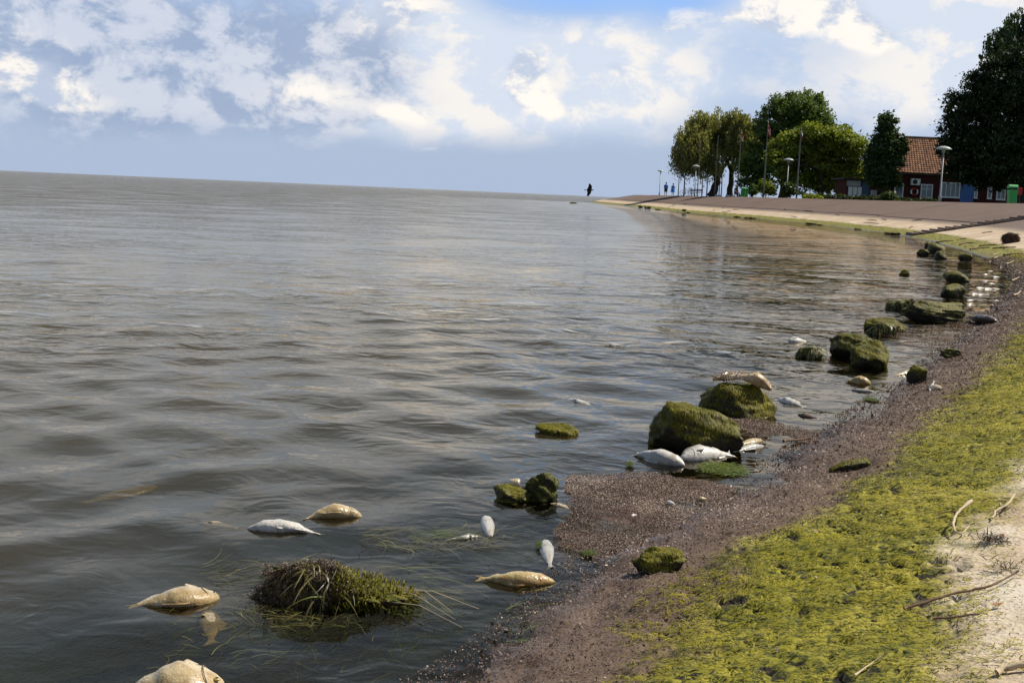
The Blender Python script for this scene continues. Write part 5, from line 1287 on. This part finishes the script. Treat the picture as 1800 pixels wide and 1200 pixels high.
# fish head on the low wet rock, crescent and carcass on the round rock
fish('dead_fish', 'severed yellowish fish head resting on the low wet rock', (892, 872), (934, 874), 'cream', 0.55, 0.9, 0.3, 0.0, 0.9, z=0.036, parts=False, trunc=0.5, group=None, tpx=20)
fish('fish_remnant', 'white crescent shaped fish remnant clinging to the round mossy rock', (1312, 728), (1346, 733), 'white', 0.38, 0.9, 0.5, 0.14, 0.7, z=0.075, tpx=12, parts=False, trunc=0.8, group=None)
def carcass():
    root_, c, w, h = rA; rs = np.random.RandomState(8)
    o = empty('fish_carcass', c+np.array([0.0, 0, h*0.93])); tag(o, 'torn pinkish fish carcass draped over the round mossy rock', 'fish')
    mb = MB(); pts = []
    for t in np.linspace(0, 1, 11): pts.append((-w*0.34+w*0.72*t, -0.02+0.02*math.sin(7*t), 0.018+0.022*math.sin(math.pi*t)-0.06*max(0, t-0.75)/0.25*(h/0.12)*0.5))
    rad = [0.006, 0.011, 0.014, 0.012, 0.011, 0.010, 0.012, 0.019, 0.024, 0.022, 0.010]
    v, f = tube(pts, [r_*1.25 for r_ in rad], 12); v = np.array([tuple(q) for q in v]); v += 0.016*fbm3(v*34, 3)[:, None]
    mb.add(v, f); b = mb.build('body', FM['cream'], o, True); at = b.data.attributes.new('dv', 'FLOAT', 'POINT')
    mb = MB()
    for t in np.linspace(0.15, 0.62, 12):
        x = -w*0.34+w*0.72*t; mb.tube([(x, -0.01, 0.045), (x+0.006, -0.035, 0.035+rs.uniform(-.008, .012)), (x+0.012, -0.052, 0.012)], [0.0022, 0.002, 0.001], 5)
    mb.build('ribs', M['straw'], o)
    n = 260; t = rs.rand(n); P = np.array([np.interp(t, np.linspace(0, 1, 11), [q[j] for q in pts]) for j in range(3)]).T+rs.normal(size=(n, 3))*0.007; P[:, 2] += 0.008
    d = rs.normal(size=(n, 3))*np.array([1, 1, 0.6]); d[:, 1] -= 0.5; d[:, 2] -= 0.3; d /= np.linalg.norm(d, axis=1)[:, None]
    V, F_, vv = ribbons(P, d, np.tile([0, 0, 1.0], (n, 1))+rs.normal(size=(n, 3))*.4, rs.uniform(.012, .035, n), rs.uniform(.003, .009, n), 3, rs.uniform(-.004, .008, n), rs.rand(n), rs, rs.normal(size=n)*.4)
    tag(mesh_np('flesh_shreds', V, F_, M['shred'], o, True, {'v': vv}), kind='stuff')
carcass()
# white fish scraps bobbing in the far cove
rs = np.random.RandomState(6)
for px, py in ((1742, 476), (1734, 482), (1752, 487), (1733, 493), (1744, 498), (1724, 506), (1738, 508), (1750, 507), (1715, 517), (1726, 518), (1707, 528), (1752, 528)):
    o = fish('fish_scrap', 'small white fish scrap bobbing in the dark far cove', (px-5-rs.uniform(0, 3), py), (px+5+rs.uniform(0, 3), py+rs.uniform(-1, 1)), 'white', 0.26, 0.5, 0.2, 0.0, 0.55, group='white fish scraps in the far cove', parts=False)

# ------------------------------------------------------------------ sticks, reeds and leaves on the bank
def stick(name, label, pts_px, r0, r1, m_, lifts=None, cat='stick', extra=()):
    pts = [hit(*p) for p in pts_px]; lifts = lifts or [0.012]*len(pts)
    pts = [p+np.array([0, 0, l]) for p, l in zip(pts, lifts)]
    if len(pts) > 2:
        P = catmull([p for p in pts], lambda q: 0.02)
    else: P = np.linspace(pts[0], pts[1], 8)
    base = P[0].copy(); rs = np.random.RandomState(len(label))
    Q = P-base+rs.normal(size=P.shape)*r0*0.25
    rad = np.linspace(r0, r1, len(Q))*(1+0.12*rs.normal(size=len(Q)))
    mb = MB().tube(Q, list(np.abs(rad)), 8)
    o = mb.build(name, M[m_], None, True); o.location = Vector(base); tag(o, label, cat); return o
stick('reed_stalk', 'curled whitish reed standing out of the algae near the pale concrete', [(1706, 911), (1690, 921), (1677, 934), (1675, 944), (1690, 947), (1702, 940)], 0.0045, 0.002, 'straw', [0.05, 0.045, 0.035, 0.02, 0.012, 0.02], 'reed')
stick('reed_stalk', 'pale bent reed at the upper edge of the algae on the right', [(1782, 885), (1770, 898), (1752, 908), (1744, 918)], 0.004, 0.002, 'straw', [0.03, 0.02, 0.015, 0.01], 'reed')
stick('twig', 'long thin twig crossing from algae to pale concrete', [(1588, 1082), (1640, 1068), (1690, 1060), (1740, 1040), (1790, 1015)], 0.0035, 0.002, 'twig')
stick('twig', 'short twig lying below the long one', [(1640, 1098), (1680, 1094), (1722, 1088)], 0.003, 0.0015, 'twig')
stick('driftwood', 'brown driftwood stick in the bottom right corner', [(1752, 1190), (1778, 1183), (1830, 1180)], 0.006, 0.005, 'straw', [0.008, 0.010, 0.012], 'driftwood')
stick('twig', 'pale straw at the bottom of the algae near the picture edge', [(1502, 1198), (1530, 1180), (1556, 1160)], 0.002, 0.001, 'straw')
stick('twig', 'thin dark twig in the upper algae', [(1645, 912), (1668, 906), (1690, 910)], 0.0025, 0.0015, 'twig')
stick('twig', 'dark stick lying at the water edge in front of the log', [(1378, 780), (1400, 778), (1424, 775)], 0.006, 0.003, 'twig')
def tuft(label, px, py, n, seed, ln, m_='weed', vlo=0, vhi=0.5):
    c = hit(px, py); rs = np.random.RandomState(seed); o = empty('dried_weed_tuft', c); tag(o, label, 'weed tuft')
    P = rs.normal(size=(n, 3))*np.array([ln*0.35, ln*0.35, 0.004]); P[:, 2] = np.abs(P[:, 2])+0.006
    a = rs.uniform(0, 6.28, n); d = np.stack([np.cos(a), np.sin(a), rs.uniform(-.05, .35, n)], 1)
    V, F_, vv = ribbons(P, d, np.tile([0, 0, 1.0], (n, 1))+rs.normal(size=(n, 3))*.3, rs.uniform(.3, 1, n)*ln, rs.uniform(.0012, .003, n), 4, rs.uniform(0, .01, n), rs.uniform(vlo, vhi, n), rs, rs.normal(size=n)*.5)
    tag(mesh_np('strands', V, F_, M[m_], o, attrs={'v': vv}), kind='stuff')
tuft('dark dried weed tuft right of the curled reed', 1745, 955, 160, 1, 0.05)
tuft('thin dry root tuft on the pale concrete edge', 1768, 1002, 60, 2, 0.05)
tuft('small dark weed knot by the bent reed', 1765, 900, 40, 3, 0.04)
def dry_leaf(px, py, sz, rz, label):
    c = hit(px, py); mb = MB(); v = [(-1, 0, 0.1), (-.3, .42, .25), (.5, .35, .1), (1, 0, .3), (.5, -.35, .2), (-.3, -.42, .05), (0, 0, -0.05)]
    R_ = Matrix.Rotation(rz, 3, 'Z'); mb.add([R_ @ (Vector(q)*sz) for q in v], [(0, 5, 6), (5, 4, 6), (4, 3, 6), (3, 2, 6), (2, 1, 6), (1, 0, 6)])
    o = mb.build('dry_leaf', M['leaf_dry']); o.location = Vector(c)+Vector((0, 0, 0.008)); tag(o, label, 'leaf'); o.modifiers.new('t', 'SOLIDIFY').thickness = 0.001
dry_leaf(1752, 1070, 0.012, 0.3, 'curled orange brown leaf on the pale concrete')
dry_leaf(1761, 948, 0.012, 1.1, 'small orange brown leaf beside the dark weed tuft')
# wrack lines and scraps on the pale band farther off
rs = np.random.RandomState(19)
for k, (px, py, w_) in enumerate(((1660, 425, 30), (1700, 428, 26), (1735, 432, 30), (1722, 437, 34), (1765, 436, 40), (1780, 448, 36), (1735, 409, 18), (1690, 421, 16))):
    o = stick('wrack_stick', 'dark strip of dried wrack lying on the pale band below the steps', [(px-w_/2, py+1.5), (px, py), (px+w_/2, py-1)], 0.022, 0.012, 'twig', cat='wrack'); o['group'] = 'wrack strips on the pale embankment'
for k, (px, py) in enumerate(((1748, 455), (1775, 463), (1790, 482), (1785, 492), (1752, 447), (1788, 519))):
    stick('reed_stalk', 'short pale straw on the algae above the far cove', [(px-6, py+2), (px, py), (px+6, py-2)], 0.010, 0.006, 'straw', cat='reed')['group'] = 'pale straws above the far cove'
# sticks along the foot of the far bank
for k in range(20):
    t = rs.uniform(t_at(1600, 416)+2, t_at(1170, 370.5)+20); s_ = rs.uniform(0.9, 3.2); a = S2W(t, s_, 0.03); b = S2W(t+rs.uniform(0.8, 2.6), s_+rs.uniform(-.3, .3), 0.03)
    o = MB().tube([(0, 0, 0), tuple((b-a)/2+np.array([0, 0, .02])), tuple(b-a)], [0.015, 0.022, 0.01], 6).build('wrack_stick', M['twig']); o.location = Vector(a)
    tag(o, 'dark stick of driftwood on the pale band of the far embankment', 'wrack', 'driftwood sticks on the far embankment')

# ------------------------------------------------------------------ people
SK = simple('skin', (0.38, 0.23, 0.16), 0.6, 0.1); HAIR = simple('dark_hair', (0.03, 0.022, 0.016), 0.6, 0.2)
BL = simple('blue_shirt', (0.05, 0.20, 0.62), 0.8, 0.3); NV = simple('navy_shorts', (0.015, 0.02, 0.05), 0.8, 0.2); BD = simple('blue_dress', (0.06, 0.25, 0.75), 0.8, 0.4)
def skin_body(o_name, pts, edges, parent, m_, sub=2):
    me = bpy.data.meshes.new(o_name); me.from_pydata([p[:3] for p in pts], edges, []); me.update()
    o = link(bpy.data.objects.new(o_name, me), parent); o.modifiers.new('Skin', 'SKIN')
    for i, p in enumerate(pts):
        r_ = p[3] if isinstance(p[3], tuple) else (p[3], p[3]); me.skin_vertices[0].data[i].radius = r_
    me.skin_vertices[0].data[0].use_root = True
    s = o.modifiers.new('Sub', 'SUBSURF'); s.levels = sub; s.render_levels = sub
    o.modifiers['Skin'].use_smooth_shade = True
    me.materials.append(m_); return o
def person(px, D, label, kind, k=1.0, rz=0.0, step=0.16, hand=1):
    r = empty('person', LP(px, D, LZ)); tag(r, label, 'person'); r.rotation_euler.z = rz; r.scale = (k, k, k)
    sit = kind == 'sit'
    if not sit:
        pts = [(0, 0, .95, (.16, .11)), (0, 0, 1.12, (.14, .10)), (0, 0, 1.36, (.18, .11)), (0, 0, 1.48, (.06, .06)), (0, -.01, 1.56, (.075, .085)), (0, 0, 1.68, (.08, .095)), (0, 0, 1.76, (.05, .06))]
        e = [(0, 1), (1, 2), (2, 3), (3, 4), (4, 5), (5, 6)]
        for s in (-1, 1):
            b = len(pts); sy = step*s
            pts += [(.10*s, 0, .88, .09), (.10*s, -sy*.6, .50, .062), (.10*s, sy*.3-sy*.9, .09, .042), (.11*s, -sy*.6-.14, .035, .035)]
            e += [(0, b), (b, b+1), (b+1, b+2), (b+2, b+3)]
            b = len(pts); pts += [(.20*s, 0, 1.42, .055), (.26*s, sy*.5, 1.14, .042), (.25*s, sy*.8-.04, .90, .034), (.25*s, sy*.8-.06, .80, .028)]
            e += [(2, b), (b, b+1), (b+1, b+2), (b+2, b+3)]
    else:
        pts = [(0, 0, .50, (.17, .13)), (0, .02, .72, (.15, .11)), (0, -.02, .96, (.18, .11)), (0, -.04, 1.08, (.06, .06)), (0, -.06, 1.16, (.075, .085)), (0, -.06, 1.28, (.08, .095)), (0, -.05, 1.36, (.05, .06))]
        e = [(0, 1), (1, 2), (2, 3), (3, 4), (4, 5), (5, 6)]
        for s in (-1, 1):
            b = len(pts); pts += [(.10*s, -.08, .50, .085), (.11*s, -.46, .50, .065), (.11*s, -.46, .09, .045), (.11*s, -.60, .035, .035)]; e += [(0, b), (b, b+1), (b+1, b+2), (b+2, b+3)]
            b = len(pts); pts += [(.20*s, -.02, 1.02, .055), (.26*s, -.12, .76, .042), (.16*s, -.34, .62, .034), (.12*s, -.42, .60, .03)]; e += [(2, b), (b, b+1), (b+1, b+2), (b+2, b+3)]
    skin_body('body', pts, e, r, SK)
    zz = 0 if not sit else -.42; yy = -.05 if sit else 0
    MB().lathe((0, 0.012+yy, 0), [(0.02, 1.60+zz), (0.088, 1.62+zz), (0.108, 1.70+zz), (0.09, 1.78+zz), (0.02, 1.815+zz)], 12).build('hair', HAIR, r, True)
    def rings(prof_, n=16):
        v = []; f = []
        for (rx, ry, z, y) in prof_:
            for i in range(n): a = 2*math.pi*i/n; v.append((rx*math.cos(a), y+ry*math.sin(a), z))
        for j in range(len(prof_)-1):
            for i in range(n): f.append((j*n+i, j*n+(i+1) % n, (j+1)*n+(i+1) % n, (j+1)*n+i))
        return v, f
    if kind == 'man':
        mb = MB().add(*rings([(.21, .15, .84, 0), (.20, .15, 1.05, 0), (.225, .15, 1.30, 0), (.23, .13, 1.42, 0), (.09, .09, 1.50, 0)]))
        for s in (-1, 1): mb.tube([(.19*s, 0, 1.41), (.255*s, 0, 1.18)], [.075, .075], 10, False)
        mb.build('shirt', BL, r, True); mb = MB().add(*rings([(.20, .15, .98, 0), (.215, .16, .80, 0)]))
        for s in (-1, 1): mb.tube([(.10*s, 0, .86), (.105*s, -step*s*.5, .52)], [.115, .105], 12, False)
        mb.build('shorts', NV, r, True)
    elif kind == 'woman':
        MB().add(*rings([(.36, .27, .55, 0), (.30, .22, .75, 0), (.21, .16, .98, 0), (.17, .12, 1.14, 0), (.20, .14, 1.32, 0), (.19, .12, 1.42, 0), (.08, .08, 1.49, 0)])).build('dress', BD, r, True)
    else:
        mb = MB().add(*rings([(.20, .15, .44, 0), (.19, .14, .75, .01), (.225, .15, .90, -.01), (.22, .13, 1.02, -.02), (.09, .09, 1.10, -.03)]))
        mb.build('jacket', NV, r, True); mb = MB()
        for s in (-1, 1): mb.tube([(.10*s, 0, .50), (.11*s, -.47, .50), (.11*s, -.47, .12)], [.11, .085, .075], 10, False)
        mb.build('trousers', NV, r, True)
DP = max(Dmin(1169), Dmin(1182))+1.0; print('people at', DP)
person(1169.5, DP, 'walking person in blue shirt and dark shorts, left one of the couple', 'man', 1.06, 0.1)
person(1182, DP, 'walking person in a bright blue dress, right one of the couple', 'woman', 1.0, -0.1, 0.12)
person(1292, 139, 'seated person in dark clothes beside the small green bins', 'sit', 1.0, 0.6)
rb = empty('bench', LP(1292, 139.1, LZ)); tag(rb, 'bench under the seated person by the green bins', 'bench')
MB().box((0, 0.05, 0.36), (1.4, 0.4, 0.06)).build('seat', M['bark'], rb)
for x in (-.55, .55): MB().box((x, 0.05, 0.165), (0.08, 0.34, 0.33)).build('leg', M['dark_steel'], rb)

# ------------------------------------------------------------------ flying bird
def bird(px, py, D):
    k_ = D/F; c = LP(px, D, H+(horizon(px)-py)*k_)
    BM = simple('dark_plumage', (0.016, 0.017, 0.018), 0.7, 0.3)
    mb = MB()
    mb.tube([(-0.30, 0, -0.02), (-0.20, 0, -0.01), (-0.08, 0, 0), (0.06, 0, 0.01), (0.14, 0, 0.02), (0.20, 0, 0.03), (0.25, 0, 0.025), (0.31, 0, 0.015)], [0.018, 0.035, 0.07, 0.075, 0.05, 0.042, 0.03, 0.006], 10)
    mb.add([(-0.25, -.02, 0), (-0.48, -.09, -.02), (-0.50, 0, -.03), (-0.48, .09, -.02), (-0.25, .02, 0), (-0.35, 0, 0.015)], [(0, 1, 2, 5), (5, 2, 3, 4)])
    # one wing raised, the other lowered as the bird banks
    for s, up_ in ((-1, 0.95), (1, -0.85)):
        span = 0.62; rows = []
        for t in np.linspace(0, 1, 6):
            z = 0.03+up_*span*t-0.05*t*t; y = s*span*0.38*t; ch = 0.36*(1-0.6*t**1.6); x = 0.08-0.04*t+0.06*math.sin(math.pi*t)-0.10*t*t
            rows.append([(x, y, z), (x-ch*.45, y-s*.012, z+.012), (x-ch, y, z)])
        v = [q for r_ in rows for q in r_]; f = []
        for i in range(5):
            for j in range(2): f.append((3*i+j, 3*i+j+1, 3*i+j+4, 3*i+j+3))
        mb.add(v, f)
    o = mb.build('flying_bird', BM, None, True); o.location = Vector(c); o.rotation_euler = (0.25, 0, 0.1); o.scale = (0.72, 0.72, 0.72)
    o.modifiers.new('t', 'SOLIDIFY').thickness = 0.012
    tag(o, 'dark bird flying low over the water left of the headland', 'bird')
bird(1037, 335, 72)
